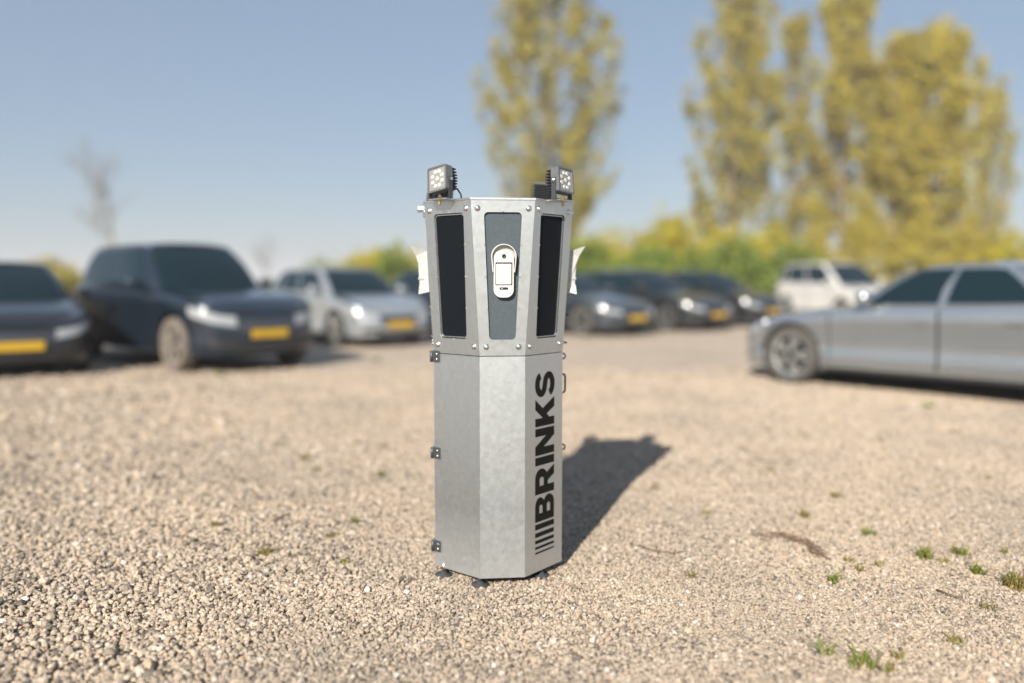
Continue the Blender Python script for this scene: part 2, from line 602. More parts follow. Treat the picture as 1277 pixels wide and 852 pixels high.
ng.interface.new_socket('Geometry', in_out='OUTPUT', socket_type='NodeSocketGeometry')
gi, go = ng.nodes.new('NodeGroupInput'), ng.nodes.new('NodeGroupOutput')
iop = ng.nodes.new('GeometryNodeInstanceOnPoints')
ci = ng.nodes.new('GeometryNodeCollectionInfo')
ci.inputs['Collection'].default_value = stones
ci.inputs['Separate Children'].default_value = True
ci.inputs['Reset Children'].default_value = True
iop.inputs['Pick Instance'].default_value = True
na = ng.nodes.new('GeometryNodeInputNamedAttribute'); na.data_type = 'FLOAT'; na.inputs['Name'].default_value = 'size'
nb = ng.nodes.new('GeometryNodeInputNamedAttribute'); nb.data_type = 'FLOAT_VECTOR'; nb.inputs['Name'].default_value = 'turn'
ng.links.new(gi.outputs[0], iop.inputs['Points'])
ng.links.new(ci.outputs[0], iop.inputs['Instance'])
ng.links.new(na.outputs['Attribute'], iop.inputs['Scale'])
ng.links.new(nb.outputs['Attribute'], iop.inputs['Rotation'])
ng.links.new(iop.outputs[0], go.inputs[0])
gm = gravel.modifiers.new('scatter', 'NODES')
gm.node_group = ng

# ------------------------------------------------------------------ the kiosk
kiosk = empty('security_kiosk', (KX, KY, 0), KROT)
tag(kiosk, 'tall octagonal galvanised steel security kiosk with floodlights on top and black lettering', 'kiosk')
A0, CH, ZB, ZS, ZT, A1 = 0.1773, 0.1739, 0.0343, 0.9088, 1.5036, 0.2454


def octo(a, z, grow=0.0):
    D = a / 2 + CH
    h = a / 2
    p = [(-h, -D), (h, -D), (D, -h), (D, h), (h, D), (-h, D), (-D, h), (-D, -h)]
    if grow:
        k = (D + grow) / D
        p = [(x * k, y * k) for x, y in p]
    return [Vector((x, y, z)) for x, y in p]


def frame(b0, b1, t0, t1):
    """face frame: origin at the middle of the bottom edge, u right, v up, n outwards; also height, bottom and top widths"""
    o = (b0 + b1) / 2
    u = (b1 - b0).normalized()
    vv = (t0 + t1) / 2 - o
    v = vv.normalized()
    n = u.cross(v)
    T = Matrix(((u.x, v.x, n.x, o.x), (u.y, v.y, n.y, o.y), (u.z, v.z, n.z, o.z), (0, 0, 0, 1)))
    return T, vv.length, (b1 - b0).length, (t1 - t0).length


def plate(name, loops, thick, T, m, parent, n_off=0.0, smooth=False):
    vs, fs = flat(loops, thick)
    return mesh_obj(name, [T @ Vector((a, b, c + n_off)) for a, b, c in vs], fs, m, parent, smooth)


lo_b, lo_t = octo(A0, ZB), octo(A0, ZS)
up_b, up_t = octo(A0, ZS + 0.002), octo(A1, ZT)
lowF, upF = [], []
TH = 0.0025
for i in range(8):
    j = (i + 1) % 8
    T, h, w0, w1 = frame(lo_b[i], lo_b[j], lo_t[i], lo_t[j])
    lowF.append((T, h, w0, w1))
    g = 0.0006
    vs, fs = flat([[(-w0 / 2 + g, 0), (w0 / 2 - g, 0), (w1 / 2 - g, h - 0.001), (-w1 / 2 + g, h - 0.001)]], TH)
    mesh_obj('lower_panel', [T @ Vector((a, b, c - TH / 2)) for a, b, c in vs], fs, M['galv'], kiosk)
    T, h, w0, w1 = frame(up_b[i], up_b[j], up_t[i], up_t[j])
    upF.append((T, h, w0, w1))
# upper frames with openings and what sits behind them
for i in range(8):
    T, h, w0, w1 = upF[i]
    g = 0.0006
    outer = [(-w0 / 2 + g, 0), (w0 / 2 - g, 0), (w1 / 2 - g, h), (-w1 / 2 + g, h)]
    vb, vt = 0.105 * h, 0.922 * h
    if i % 2 == 0:
        ub, ut = w0 * 0.285, w1 * 0.295
        inner = [(-ub, vb), (ub, vb), (ut, vt), (-ut, vt)]
    else:
        s = -1 if i in (7, 3) else 1            # wide margin on the side of the front face
        ob, ot, ib, it = (0.5 - 0.185) * w0, (0.5 - 0.20) * w1, (0.5 - 0.25) * w0, (0.5 - 0.16) * w1
        if s < 0:
            inner = [(-ob, vb), (ib, vb), (it, vt), (-ot, vt)]
        else:
            inner = [(-ib, vb), (ob, vb), (ot, vt), (-it, vt)]
    hole = round_poly(inner, 0.016, 5)
    fr = plate('upper_frame', [outer, hole], 0.003, T, M['galv_upper'], kiosk, -0.0015)
    big = round_poly([(x * 1.06 + (0), y + (0.012 if y > h / 2 else -0.012)) for x, y in inner], 0.012, 4)
    pan = plate('front_panel' if i == 0 else 'grille_panel', [big], 0.002, T, M['blue_panel'] if i == 0 else M['grille_black'], kiosk, -0.011)
    if i == 0:
        pan['label'] = 'blue grey panel carrying the white terminal'
    # thin bright rim just inside the opening of the chamfer frames
    if i % 2:
        rim_o = round_poly([(x * 0.985, y + (-0.004 if y > h / 2 else 0.004)) for x, y in inner], 0.015, 5)
        rim_i = round_poly([(x * 0.985 - math.copysign(0.003, x), y + (-0.007 if y > h / 2 else 0.007)) for x, y in inner], 0.013, 5)
        plate('inner_rim', [rim_o, rim_i], 0.004, T, M['galv'], pan, -0.007)
    # small clips along the opening
    mb = MB()
    for e in range(4):
        p, q = Vector(inner[e]), Vector(inner[(e + 1) % 4])
        nr = 3 if e in (1, 3) else 1
        out = Vector(((q - p).y, -(q - p).x)).normalized()
        for k in range(nr):
            c = p.lerp(q, (k + 1) / (nr + 1)) + out * 0.0035
            mb.box((-0.003, -0.002, 0), (0.003, 0.002, 0.004), T @ Matrix.Translation((c.x, c.y, 0.0)), 0.0008)
    cl = mb.build('clips', M['bolt'], fr)
    cl['kind'] = 'stuff'
    # corner bolts
    for (u, v) in ((-w0 / 2 + 0.026, 0.035), (w0 / 2 - 0.026, 0.035), (w1 / 2 - 0.026, h - 0.032), (-w1 / 2 + 0.026, h - 0.032)):
        MB().lathe([(0.0115, 0), (0.0115, 0.0014), (0.0085, 0.0018), (0.008, 0.0045), (0.0055, 0.007), (0.001, 0.008)], 12,
                   T @ Matrix.Translation((u, v, 0.0001))).build('bolt', M['bolt'], kiosk, True)

# lettering, reading upwards on the right-hand chamfer
def arc(cx, cy, rx, ry, a0, a1, n=10):
    return [(cx + rx * math.cos(R(a0 + (a1 - a0) * k / n)), cy + ry * math.sin(R(a0 + (a1 - a0) * k / n))) for k in range(n + 1)]


def stroke(pts, w):
    c = np.array(pts, float)
    d = np.gradient(c, axis=0)
    nrm = np.stack([-d[:, 1], d[:, 0]], 1)
    nrm /= np.linalg.norm(nrm, axis=1)[:, None]
    ww = np.asarray(w)
    a, b = c + nrm * ww / 2, c - nrm * ww / 2
    return [tuple(p) for p in a] + [tuple(p) for p in b[::-1]]


glyph = {
    'B': (0.88, [[(0, 0)] + arc(0.56, 0.28, 0.32, 0.28, -90, 62) + arc(0.53, 0.755, 0.31, 0.245, -48, 90) + [(0, 1)],
                 [(0.28, 0.20)] + arc(0.51, 0.295, 0.09, 0.095, -90, 90, 6) + [(0.28, 0.39)],
                 [(0.28, 0.61)] + arc(0.49, 0.70, 0.085, 0.09, -90, 90, 6) + [(0.28, 0.79)]]),
    'R': (0.93, [[(0, 0), (0.28, 0), (0.28, 0.34), (0.42, 0.34), (0.60, 0), (0.93, 0), (0.70, 0.40)] + arc(0.55, 0.68, 0.33, 0.32, -55, 90) + [(0, 1)],
                 [(0.28, 0.55)] + arc(0.50, 0.665, 0.09, 0.115, -90, 90, 6) + [(0.28, 0.78)]]),
    'I': (0.28, [[(0, 0), (0.28, 0), (0.28, 1), (0, 1)]]),
    'N': (0.92, [[(0, 0), (0.27, 0), (0.27, 0.57), (0.62, 0), (0.92, 0), (0.92, 1), (0.65, 1), (0.65, 0.43), (0.30, 1), (0, 1)]]),
    'K': (0.96, [[(0, 0), (0.28, 0), (0.28, 0.27), (0.41, 0.41), (0.62, 0), (0.96, 0), (0.61, 0.62), (0.93, 1), (0.59, 1), (0.28, 0.62), (0.28, 1), (0, 1)]]),
    'S': (0.86, [stroke(arc(0.395, 0.705, 0.31, 0.193, 12, 262, 22) + arc(0.395, 0.300, 0.315, 0.196, 82, -168, 22), 0.23)]),
}
T, h, w0, w1 = lowF[1]
CAP = 0.124
uc = 0.004
v0 = 0.202
face_panel = [o for o in kiosk.children if o.name.startswith('lower_panel')][1]
pos = v0
for chx in 'BRINKS':
    adv, loops = glyph[chx]
    lp = [[(uc + CAP / 2 - y * CAP, pos + x * CAP * 0.94) for x, y in l] for l in loops]
    o = plate('letter', lp, 0.0008, T, M['vinyl'], face_panel, 0.0006)
    pos += adv * CAP * 0.94 + 0.0085
bp = v0 - 0.009
for wbar in (0.022, 0.018, 0.0135, 0.010, 0.0065):
    plate('logo_bar', [[(uc - CAP / 2, bp - wbar), (uc + CAP / 2, bp - wbar), (uc + CAP / 2, bp), (uc - CAP / 2, bp)]], 0.0008, T, M['vinyl'], face_panel, 0.0006)
    bp -= wbar + 0.0125

# access terminal on the front panel
T, h, w0, w1 = upF[0]
Tt = T @ Matrix.Translation((0.003, 0.30 * h + 0.048, -0.010)) @ Matrix.Scale(0.86, 4)
tw, th_ = 0.044, 0.208
term = plate('access_terminal', [round_poly([(-tw, 0), (tw, 0), (tw, th_), (-tw, th_)], 0.034, 8)], 0.026, Tt, M['white_plastic'], kiosk, 0.013)
term['label'] = 'white wall terminal with bright screen and rain hood'
hood_o = arc(0, th_ - 0.028, 0.0555, 0.0555, 0, 180, 16)
hood_i = arc(0, th_ - 0.028, 0.0520, 0.0520, 180, 0, 16)
plate('rain_hood', [[(0.049, 0.110)] + hood_o + [(-0.049, 0.110), (-0.0455, 0.114)] + hood_i + [(0.0455, 0.114)]], 0.030, Tt, M['white_plastic'], term, 0.0152)
plate('back_plate', [[(0.047, 0.113)] + arc(0, th_ - 0.028, 0.0540, 0.0540, 0, 180, 16) + [(-0.047, 0.113)]], 0.006, Tt, M['pale_plastic'], term, 0.003)
sc_f = plate('screen_bezel', [[(-0.037, 0.055), (0.037, 0.055), (0.037, 0.155), (-0.037, 0.155)]], 0.002, Tt, M['black_plastic'], term, 0.0272)
plate('screen', [[(-0.033, 0.059), (0.032, 0.059), (0.032, 0.148), (-0.033, 0.148)]], 0.002, Tt, M['screen'], term, 0.0292)
MB().lathe([(0.0095, 0), (0.0095, 0.003), (0.007, 0.0045), (0.0055, 0.003), (0.003, 0.003)], 14, Tt @ Matrix.Translation((0, 0.182, 0.0262))).build('camera_lens', M['black_plastic'], term, True)
plate('card_slot', [round_poly([(-0.019, 0.035), (0.019, 0.035), (0.019, 0.045), (-0.019, 0.045)], 0.004, 3)], 0.002, Tt, M['black_plastic'], term, 0.0272)
plate('slot_light', [[(-0.012, 0.038), (-0.004, 0.038), (-0.004, 0.042), (-0.012, 0.042)]], 0.001, Tt, M['pale_plastic'], term, 0.0288)
plate('print_line', [[(-0.017, 0.1665), (0.017, 0.1665), (0.017, 0.1680), (-0.017, 0.1680)]], 0.0006, Tt, M['pale_plastic'], term, 0.0263)

# top plate with folded lip, dome, side bracket
mb = MB()
a, b = octo(A1, ZT, 0.004), octo(A1, ZT + 0.007, 0.004)
mb.add(a + b, [tuple(reversed(range(8))), tuple(range(8, 16))] + [(k, (k + 1) % 8, 8 + (k + 1) % 8, 8 + k) for k in range(8)])
top = mb.build('top_plate', M['galv_upper'], kiosk)
MB().lathe([(0.128, 0), (0.128, 0.006), (0.120, 0.010), (0.09, 0.019), (0.05, 0.025), (0.02, 0.027), (0.001, 0.0275)], 32,
           Matrix.Translation((0, 0, ZT + 0.0072))).build('top_dome', M['pale_plastic'], kiosk, True)
MB().box((-0.325, -0.05, ZT - 0.022), (-0.279, 0.06, ZT - 0.002), None, 0.002).build('side_bracket', M['galv_upper'], kiosk)
# bottom tray so that the shell is closed
mb = MB()
a, b = octo(A0, ZB + 0.01, -0.004), octo(A0, ZB + 0.014, -0.004)
mb.add(a + b, [tuple(reversed(range(8))), tuple(range(8, 16))] + [(k, (k + 1) % 8, 8 + (k + 1) % 8, 8 + k) for k in range(8)])
mb.build('floor_tray', M['hinge'], kiosk)

# levelling feet under the corners of the chamfers
for (fx, fy) in ((-0.228, -0.118), (-0.088, -0.245), (0.165, -0.165), (0.235, 0.10), (0.088, 0.245), (-0.165, 0.165)):
    f = MB().lathe([(0.034, 0.0), (0.036, 0.003), (0.034, 0.006), (0.014, 0.009), (0.012, 0.016)], 18, Matrix.Translation((fx, fy, 0.003))).build('foot_pad', M['rubber'], kiosk, True)
    MB().lathe([(0.0065, 0.0), (0.0065, 0.034)], 10, Matrix.Translation((fx, fy, 0.0205))).build('foot_bolt', M['bolt'], f, True)

# hinges on the left edge
T, h, w0, w1 = lowF[7]
for v in (0.060, 0.445, 0.838):
    Th = T @ Matrix.Translation((-w0 / 2, v, 0.0))
    hg = MB().box((-0.004, 0, 0.0004), (0.034, 0.047, 0.004), Th, 0.001).build('hinge', M['hinge'], kiosk)
    T6 = lowF[6][0] @ Matrix.Translation((lowF[6][2] / 2, v, 0.0))
    MB().box((-0.032, 0, 0.0004), (0.004, 0.047, 0.0045), T6, 0.001).build('hinge_leaf', M['hinge'], hg)
    MB().lathe([(0.0065, 0.001), (0.0065, 0.046)], 10, Th @ Matrix.Translation((-0.006, 0, 0.007)) @ Matrix.Rotation(-math.pi / 2, 4, 'X')).build('hinge_pin', M['hinge'], hg, True)
    for dv in (0.013, 0.034):
        MB().lathe([(0.005, 0), (0.005, 0.001), (0.003, 0.003), (0.0005, 0.0034)], 10, Th @ Matrix.Translation((0.020, dv, 0.004))).build('hinge_screw', M['bolt'], hg, True)

# handle and two padlock eyes on the right side
T = lowF[2][0]
MB().tube([(-0.05, 0.700, 0.0), (-0.05, 0.705, 0.014), (-0.05, 0.712, 0.017), (-0.05, 0.770, 0.017), (-0.05, 0.777, 0.014), (-0.05, 0.782, 0.0)], 0.0045, 8, T).build('handle', M['dark_metal'], kiosk, True)
for v in (0.475, 0.855):
    MB().tube([(-0.055 + 0, v + 0.011 * math.cos(t), 0.006 + 0.011 * math.sin(t)) for t in np.linspace(0, math.pi, 9)], 0.0035, 6, T).build('padlock_eye', M['dark_metal'], kiosk, True)
T = upF[2][0]
for (u, v) in ((-0.055, 0.035), (-0.058, 0.15)):
    MB().lathe([(0.0075, 0.0), (0.0075, 0.006), (0.004, 0.006), (0.004, 0.018)], 10, T @ Matrix.Translation((u, v, 0.003))).build('side_stud', M['hinge'], kiosk, True)
T = upF[6][0]
for (u, v) in ((0.062, 0.045), (0.062, 0.065), (0.066, 0.15)):
    MB().lathe([(0.006, 0.0), (0.006, 0.005), (0.003, 0.005), (0.003, 0.009)], 10, T @ Matrix.Translation((u, v, 0.003))).build('side_stud', M['hinge'], kiosk, True)

# white horn loudspeakers on the two sides
for fi in (2, 6):
    T, h, w0, w1 = upF[fi]
    Tc = T @ Matrix.Translation((0.0, 0.335, 0.002))
    prof = [(0.0, -0.090), (0.044, -0.098), (0.040, -0.066), (0.037, -0.056), (0.037, 0.050), (0.045, 0.056), (0.066, 0.098), (0.0, 0.072)]
    wid = [0.060, 0.074, 0.064, 0.056, 0.056, 0.064, 0.082, 0.062]
    n8 = len(prof)
    vs = [Tc @ Vector((-w_, v_, d_)) for (d_, v_), w_ in zip(prof, wid)] + [Tc @ Vector((w_, v_, d_)) for (d_, v_), w_ in zip(prof, wid)]
    fs = [(0, 7, 6, 5), (0, 5, 4), (0, 4, 3), (0, 3, 2, 1)] + [tuple(n8 + q for q in reversed(f)) for f in ((0, 7, 6, 5), (0, 5, 4), (0, 4, 3), (0, 3, 2, 1))]
    fs += [(k, (k + 1) % n8, n8 + (k + 1) % n8, n8 + k) for k in range(n8)]
    horn = MB().add(vs, fs).build('horn_speaker', M['horn_plastic'], kiosk)
    horn['label'] = 'white flared loudspeaker on the side of the head'
    for dv in (-0.035, 0.035):
        MB().box((-0.061, dv - 0.006, 0.010), (0.061, dv + 0.006, 0.041), Tc, 0.002).build('clamp', M['pale_plastic'], horn)

# four square floodlights, one above each chamfer
for qi, (ang, yaw_adj, tilt) in enumerate(((-135, 0, 8), (-45, 0, -4), (45, 6, 6), (135, -6, 6))):
    dirv = Vector((math.cos(R(ang)), math.sin(R(ang)), 0))
    base = dirv * 0.330 + Vector((0, 0, ZT + 0.007))
    yaw = R(ang + 90 + yaw_adj)
    Tb = Matrix.Translation(base) @ Matrix.Rotation(yaw, 4, 'Z')
    lz = 0.072
    Tl = Tb @ Matrix.Translation((0, 0.0, lz)) @ Matrix.Rotation(R(-7), 4, 'X') @ Matrix.Rotation(R(-tilt), 4, 'Y')
    W2 = 0.049
    # local: x right, -y is where the light shines, z up
    Tf = Tl @ Matrix(((1, 0, 0, 0), (0, 0, -1, 0), (0, 1, 0, 0), (0, 0, 0, 1)))     # u = x, v = z, n = -y
    sq = round_poly([(-W2, -W2), (W2, -W2), (W2, W2), (-W2, W2)], 0.009, 4)
    sqi = round_poly([(-W2 + .007, -W2 + .007), (W2 - .007, -W2 + .007), (W2 - .007, W2 - .007), (-W2 + .007, W2 - .007)], 0.006, 4)
    fl = plate('floodlight', [sq], 0.030, Tf, M['lamp_body'], kiosk, 0.0)
    plate('bezel', [sq, sqi], 0.006, Tf, M['lamp_body'], fl, 0.0182)
    plate('reflector', [sqi], 0.002, Tf, M['lamp_glass'], fl, 0.0165)
    for k in range(9):
        if k == 8:
            u, v = 0.0, 0.0
        else:
            u, v = 0.027 * math.sin(2 * math.pi * k / 8 + 0.39), 0.029 * math.cos(2 * math.pi * k / 8 + 0.39)
        MB().lathe([(0.0085, 0), (0.0085, 0.0015), (0.007, 0.0025), (0.004, 0.001), (0.002, 0.0025)], 10, Tf @ Matrix.Translation((u, v, 0.0177))).build('led', M['led'], fl, True)
    for k in range(8):
        v = -W2 + 0.010 + k * (2 * W2 - 0.020) / 7
        d = 0.020 + 0.010 * math.sin(math.pi * (k + 0.5) / 8)
        MB().box((-W2 + 0.002, 0.0152, v - 0.0022), (W2 - 0.002, 0.0152 + d, v + 0.0022), Tl).build('cooling_fin', M['dark_metal'], fl)
    # mounting tab, u-bracket, bolt, cable
    MB().box((-0.045, -0.022, -0.0048), (0.045, 0.075, 0.0), Tb, 0.001).build('mounting_tab', M['galv_upper'], fl)
    mb = MB()
    mb.box((-W2 - 0.0055, -0.010, 0.0005), (W2 + 0.0055, 0.010, 0.0035), Tb)
    for s in (-1, 1):
        x0, x1 = (W2 + 0.0025, W2 + 0.0055) if s > 0 else (-W2 - 0.0055, -W2 - 0.0025)
        mb.box((x0, -0.010, 0.0036), (x1, 0.010, lz + 0.010), Tb)
    mb.build('bracket', M['hinge'], fl)
    for s in (-1, 1):
        MB().lathe([(0.007, 0), (0.007, 0.005), (0.004, 0.007)], 8, Tb @ Matrix.Translation((s * (W2 + 0.0056), 0, lz)) @ Matrix.Rotation(s * math.pi / 2, 4, 'Y')).build('side_bolt', M['bolt'], fl)
    MB().lathe([(0.008, 0), (0.008, 0.007), (0.0045, 0.007), (0.0045, 0.012)], 6, Tb @ Matrix.Translation((0.0, -0.004, 0.0036))).build('bracket_bolt', M['brass'], fl)
    MB().lathe([(0.006, 0), (0.006, -0.018), (0.003, -0.02)], 8, Tb @ Matrix.Translation((0.0, -0.006, -0.005))).build('bolt_tip', M['brass'], fl)
    MB().tube([Tb @ Vector(p) for p in ((0.02, 0.045, 0.045), (0.03, 0.062, 0.040), (0.036, 0.075, 0.020), (0.036, 0.078, 0.0015))], 0.0035, 6).build('cable', M['dark_metal'], fl, True)

# ------------------------------------------------------------------ parked cars
def sm(a, b, x):
    t = np.clip((x - a) / (b - a), 0, 1)
    return t * t * (3 - 2 * t)


BODY_PLAN = catmull([(1.0, 0), (0.993, 0.30), (0.975, 0.56), (0.935, 0.77), (0.865, 0.90), (0.74, 0.965), (0.50, 0.995), (0.0, 1.0), (-0.5, 0.995), (-0.76, 0.97), (-0.90, 0.90), (-0.965, 0.74), (-0.99, 0.45), (-1.0, 0)], 12)
GLASS_PLAN = catmull([(1.0, 0), (0.985, 0.40), (0.94, 0.72), (0.87, 0.90), (0.74, 0.975), (0.45, 1.0), (0.0, 1.0), (-0.5, 0.99), (-0.80, 0.95), (-0.92, 0.85), (-0.975, 0.60), (-1.0, 0)], 12)


def arclen(P, asp):
    d = np.hypot(np.diff(P[:, 0]) * asp, np.diff(P[:, 1]))
    s = np.concatenate([[0], np.cumsum(d)])
    return s / s[-1]


class CarShape:
    def __init__(s, L=4.5, W=1.8, H=1.45, clear=0.19, wr=0.325, fa=None, ra=None, deck=None, g0=(-1.6, 1.0), g1=(-1.0, 0.3), gw=(0.90, 0.70), drop=0.05, nose=0.10, tail=0.08):
        s.L, s.W, s.H, s.clear, s.wr = L, W, H, clear, wr
        s.fa = fa if fa is not None else L / 2 - 0.87
        s.ra = ra if ra is not None else -L / 2 + 0.85
        s.deckp = np.array(deck, float)
        s.g0, s.g1, s.gw, s.drop, s.nose, s.tail = g0, g1, gw, drop, nose, tail
        s.bs = arclen(BODY_PLAN, L / W)
        s.gs = arclen(GLASS_PLAN, (g0[1] - g0[0]) / (W * gw[0]))

    def deck(s, x):
        X = s.deckp[:, 0] * s.L / 2
        i = np.clip(np.searchsorted(X, x) - 1, 0, len(X) - 2)
        # smoothed interpolation
        z = np.interp(x, X, s.deckp[:, 1])
        for d in (0.06, 0.12):
            z = z + np.interp(x - d, X, s.deckp[:, 1]) + np.interp(x + d, X, s.deckp[:, 1])
        return z / 5.0

    def plan(s, u):
        return np.interp(u, s.bs, BODY_PLAN[:, 0]), np.interp(u, s.bs, BODY_PLAN[:, 1])

    def u_of_x(s, X):
        return np.interp(-X, -BODY_PLAN[:, 0], s.bs)

    def body(s, u, t, side=1):
        X, Y = s.plan(u)
        x = X * s.L / 2
        low = np.full_like(x, s.clear)
        low = np.where(np.abs(X) > 0.9, s.clear + 0.02 * sm(0.9, 1.0, np.abs(X)), low)
        for xa in (s.fa, s.ra):
            r = s.wr + 0.055
            a = s.wr + np.sqrt(np.maximum(r * r - (x - xa) ** 2, 0))
            low = np.where((np.abs(x - xa) < r) & (Y > 0.55), np.maximum(low, a), low)
        zd = s.deck(x)
        z = low + (zd - low) * t
        tt = (z - s.clear) / (zd - s.clear)
        fy = np.interp(tt, [0, 0.08, 0.18, 0.40, 0.62, 0.80, 0.88, 0.94, 0.98, 1.0], [0.950, 0.972, 0.985, 0.972, 0.985, 1.0, 0.998, 0.985, 0.965, 0.94])
        y = Y * s.W / 2 * fy
        q = (tt - 0.42) / 0.58
        x = x - sm(0.55, 1.0, X) * s.nose * q * q * np.where(q > 0, 1.0, 0.6) + sm(0.55, 1.0, -X) * s.tail * q * q
        return np.stack([x, y * side, z], -1)

    def glass(s, u, t, side=1):
        X, Y = np.interp(u, s.gs, GLASS_PLAN[:, 0]), np.interp(u, s.gs, GLASS_PLAN[:, 1])
        m0, h0 = (s.g0[0] + s.g0[1]) / 2, (s.g0[1] - s.g0[0]) / 2
        m1, h1 = (s.g1[0] + s.g1[1]) / 2, (s.g1[1] - s.g1[0]) / 2
        xb, xt = m0 + X * h0, m1 + X * h1
        zb = s.deck(xb) - 0.015
        zt = s.H - 0.035 - s.drop * np.clip(-(X + 0.1), 0, 2) ** 2 - 0.4 * s.drop * np.clip(X - 0.1, 0, 2) ** 2
        yb, yt = Y * s.W / 2 * s.gw[0], Y * s.W / 2 * s.gw[1]
        bul = 4 * t * (1 - t)
        x = xb + (xt - xb) * t + 0.02 * bul * X
        y = yb + (yt - yb) * t + 0.018 * bul * Y
        z = zb + (zt - zb) * (t + 0.08 * bul)
        return np.stack([x, y * side, z], -1)

    def gu_of_x(s, X):
        return np.interp(-X, -GLASS_PLAN[:, 0], s.gs)

    def patch(s, fn, u0, u1, t0, t1, side, off, nu=14, nt=7, rnd=0.0):
        """thin raised piece of the surface with closed rim; t0/t1 may be functions of 0..1 along u"""
        us = np.linspace(u0, u1, nu)
        f0 = t0 if callable(t0) else (lambda k: np.full_like(k, t0))
        f1 = t1 if callable(t1) else (lambda k: np.full_like(k, t1))
        k = np.linspace(0, 1, nu)
        a, b = f0(k), f1(k)
        T = a[:, None] + (b - a)[:, None] * np.linspace(0, 1, nt)[None]
        U = np.repeat(us[:, None], nt, 1)
        P = fn(U.ravel(), T.ravel(), side).reshape(nu, nt, 3)
        e = 1e-3
        Pu = fn(np.clip(U + e, 0, 1).ravel(), T.ravel(), side) - fn(np.clip(U - e, 0, 1).ravel(), T.ravel(), side)
        Pt = fn(U.ravel(), T.ravel() + e, side) - fn(U.ravel(), T.ravel() - e, side)
        N = np.cross(Pu, Pt) * side
        N /= np.linalg.norm(N, axis=1)[:, None] + 1e-12
        C = P.reshape(-1, 3)
        if np.mean(np.sum(N * (C - np.array([0, 0, s.H * 0.4])), 1)) < 0:
            N = -N
        top = C + N * off
        bot = C - N * 0.006
        n = nu * nt
        vs = np.concatenate([top, bot])
        fs = [(i * nt + j, (i + 1) * nt + j, (i + 1) * nt + j + 1, i * nt + j + 1) for i in range(nu - 1) for j in range(nt - 1)]
        edge = [(i, 0) for i in range(nu)] + [(nu - 1, j) for j in range(1, nt)] + [(i, nt - 1) for i in range(nu - 2, -1, -1)] + [(0, j) for j in range(nt - 2, 0, -1)]
        ed = [i * nt + j for i, j in edge]
        m = len(ed)
        vs = np.concatenate([vs, top[ed]])
        fs += [(2 * n + k_, 2 * n + (k_ + 1) % m, n + ed[(k_ + 1) % m], n + ed[k_]) for k_ in range(m)]
        if side > 0:
            fs = [tuple(reversed(f)) for f in fs]
        return vs, fs

    def shell(s, fn, us, nt, top_rows, crown):
        """closed skin: sides from both halves, top bridged across"""
        nu = len(us)
        ts = np.linspace(0, 1, nt)
        U = np.repeat(us[:, None], nt, 1).ravel()
        T = np.repeat(ts[None], nu, 0).ravel()
        Lp = fn(U, T, 1).reshape(nu, nt, 3)
        verts = [Lp.reshape(-1, 3)]
        Rp = Lp.copy()
        Rp[..., 1] *= -1
        verts.append(Rp.reshape(-1, 3))
        nb = nu * nt
        fs = []
        for i in range(nu - 1):
            for j in range(nt - 1):
                a, b, c, d = i * nt + j, (i + 1) * nt + j, (i + 1) * nt + j + 1, i * nt + j + 1
                fs.append((d, c, b, a))
                fs.append((nb + a, nb + b, nb + c, nb + d))
        el = Lp[:, -1]
        ymax = np.abs(el[:, 1]).max()
        rows = []
        for k in range(1, top_rows):
            w = 1 - 2 * k / top_rows
            r = el.copy()
            r[:, 1] = el[:, 1] * w
            cr = crown * np.minimum(1, np.abs(el[:, 1]) / ymax * 1.3)
            r[:, 2] = el[:, 2] + cr * (1 - w ** 4 * 0.6 - w * w * 0.4)
            rows.append(r)
        base = 2 * nb
        for r in rows:
            verts.append(r)
        def idx(k, i):
            if k == 0:
                return i * nt + nt - 1
            if k == top_rows:
                return nb + i * nt + nt - 1
            return base + (k - 1) * nu + i
        for k in range(top_rows):
            for i in range(nu - 1):
                fs.append((idx(k, i), idx(k, i + 1), idx(k + 1, i + 1), idx(k + 1, i)))
        return np.concatenate(verts), fs


SEDAN = dict(L=4.72, W=1.83, H=1.40, wr=0.335, deck=[(-1, 0.80), (-0.93, 0.95), (-0.70, 0.99), (-0.30, 0.955), (0.10, 0.93), (0.36, 0.905), (0.55, 0.85), (0.82, 0.75), (0.93, 0.68), (1, 0.60)],
             g0=(-1.72, 0.98), g1=(-0.86, 0.12), gw=(0.91, 0.66), drop=0.06)
HATCH = dict(L=4.25, W=1.79, H=1.47, wr=0.32, deck=[(-1, 0.72), (-0.97, 0.95), (-0.80, 1.01), (-0.30, 0.97), (0.15, 0.95), (0.40, 0.93), (0.60, 0.88), (0.84, 0.79), (0.94, 0.71), (1, 0.62)],
             g0=(-2.02, 1.02), g1=(-1.58, 0.22), gw=(0.91, 0.70), drop=0.05)
WAGON = dict(L=4.65, W=1.82, H=1.48, wr=0.33, deck=[(-1, 0.72), (-0.97, 0.95), (-0.80, 1.01), (-0.30, 0.97), (0.15, 0.95), (0.40, 0.93), (0.60, 0.88), (0.84, 0.78), (0.94, 0.70), (1, 0.60)],
             g0=(-2.20, 1.05), g1=(-1.85, 0.20), gw=(0.91, 0.70), drop=0.04)
SUV = dict(L=4.85, W=1.90, H=1.76, wr=0.36, clear=0.24, deck=[(-1, 0.85), (-0.97, 1.08), (-0.80, 1.14), (-0.30, 1.11), (0.15, 1.08), (0.42, 1.06), (0.62, 1.02), (0.86, 0.95), (0.95, 0.87), (1, 0.78)],
           g0=(-2.20, 1.02), g1=(-1.80, 0.28), gw=(0.92, 0.71), drop=0.05, nose=0.07)
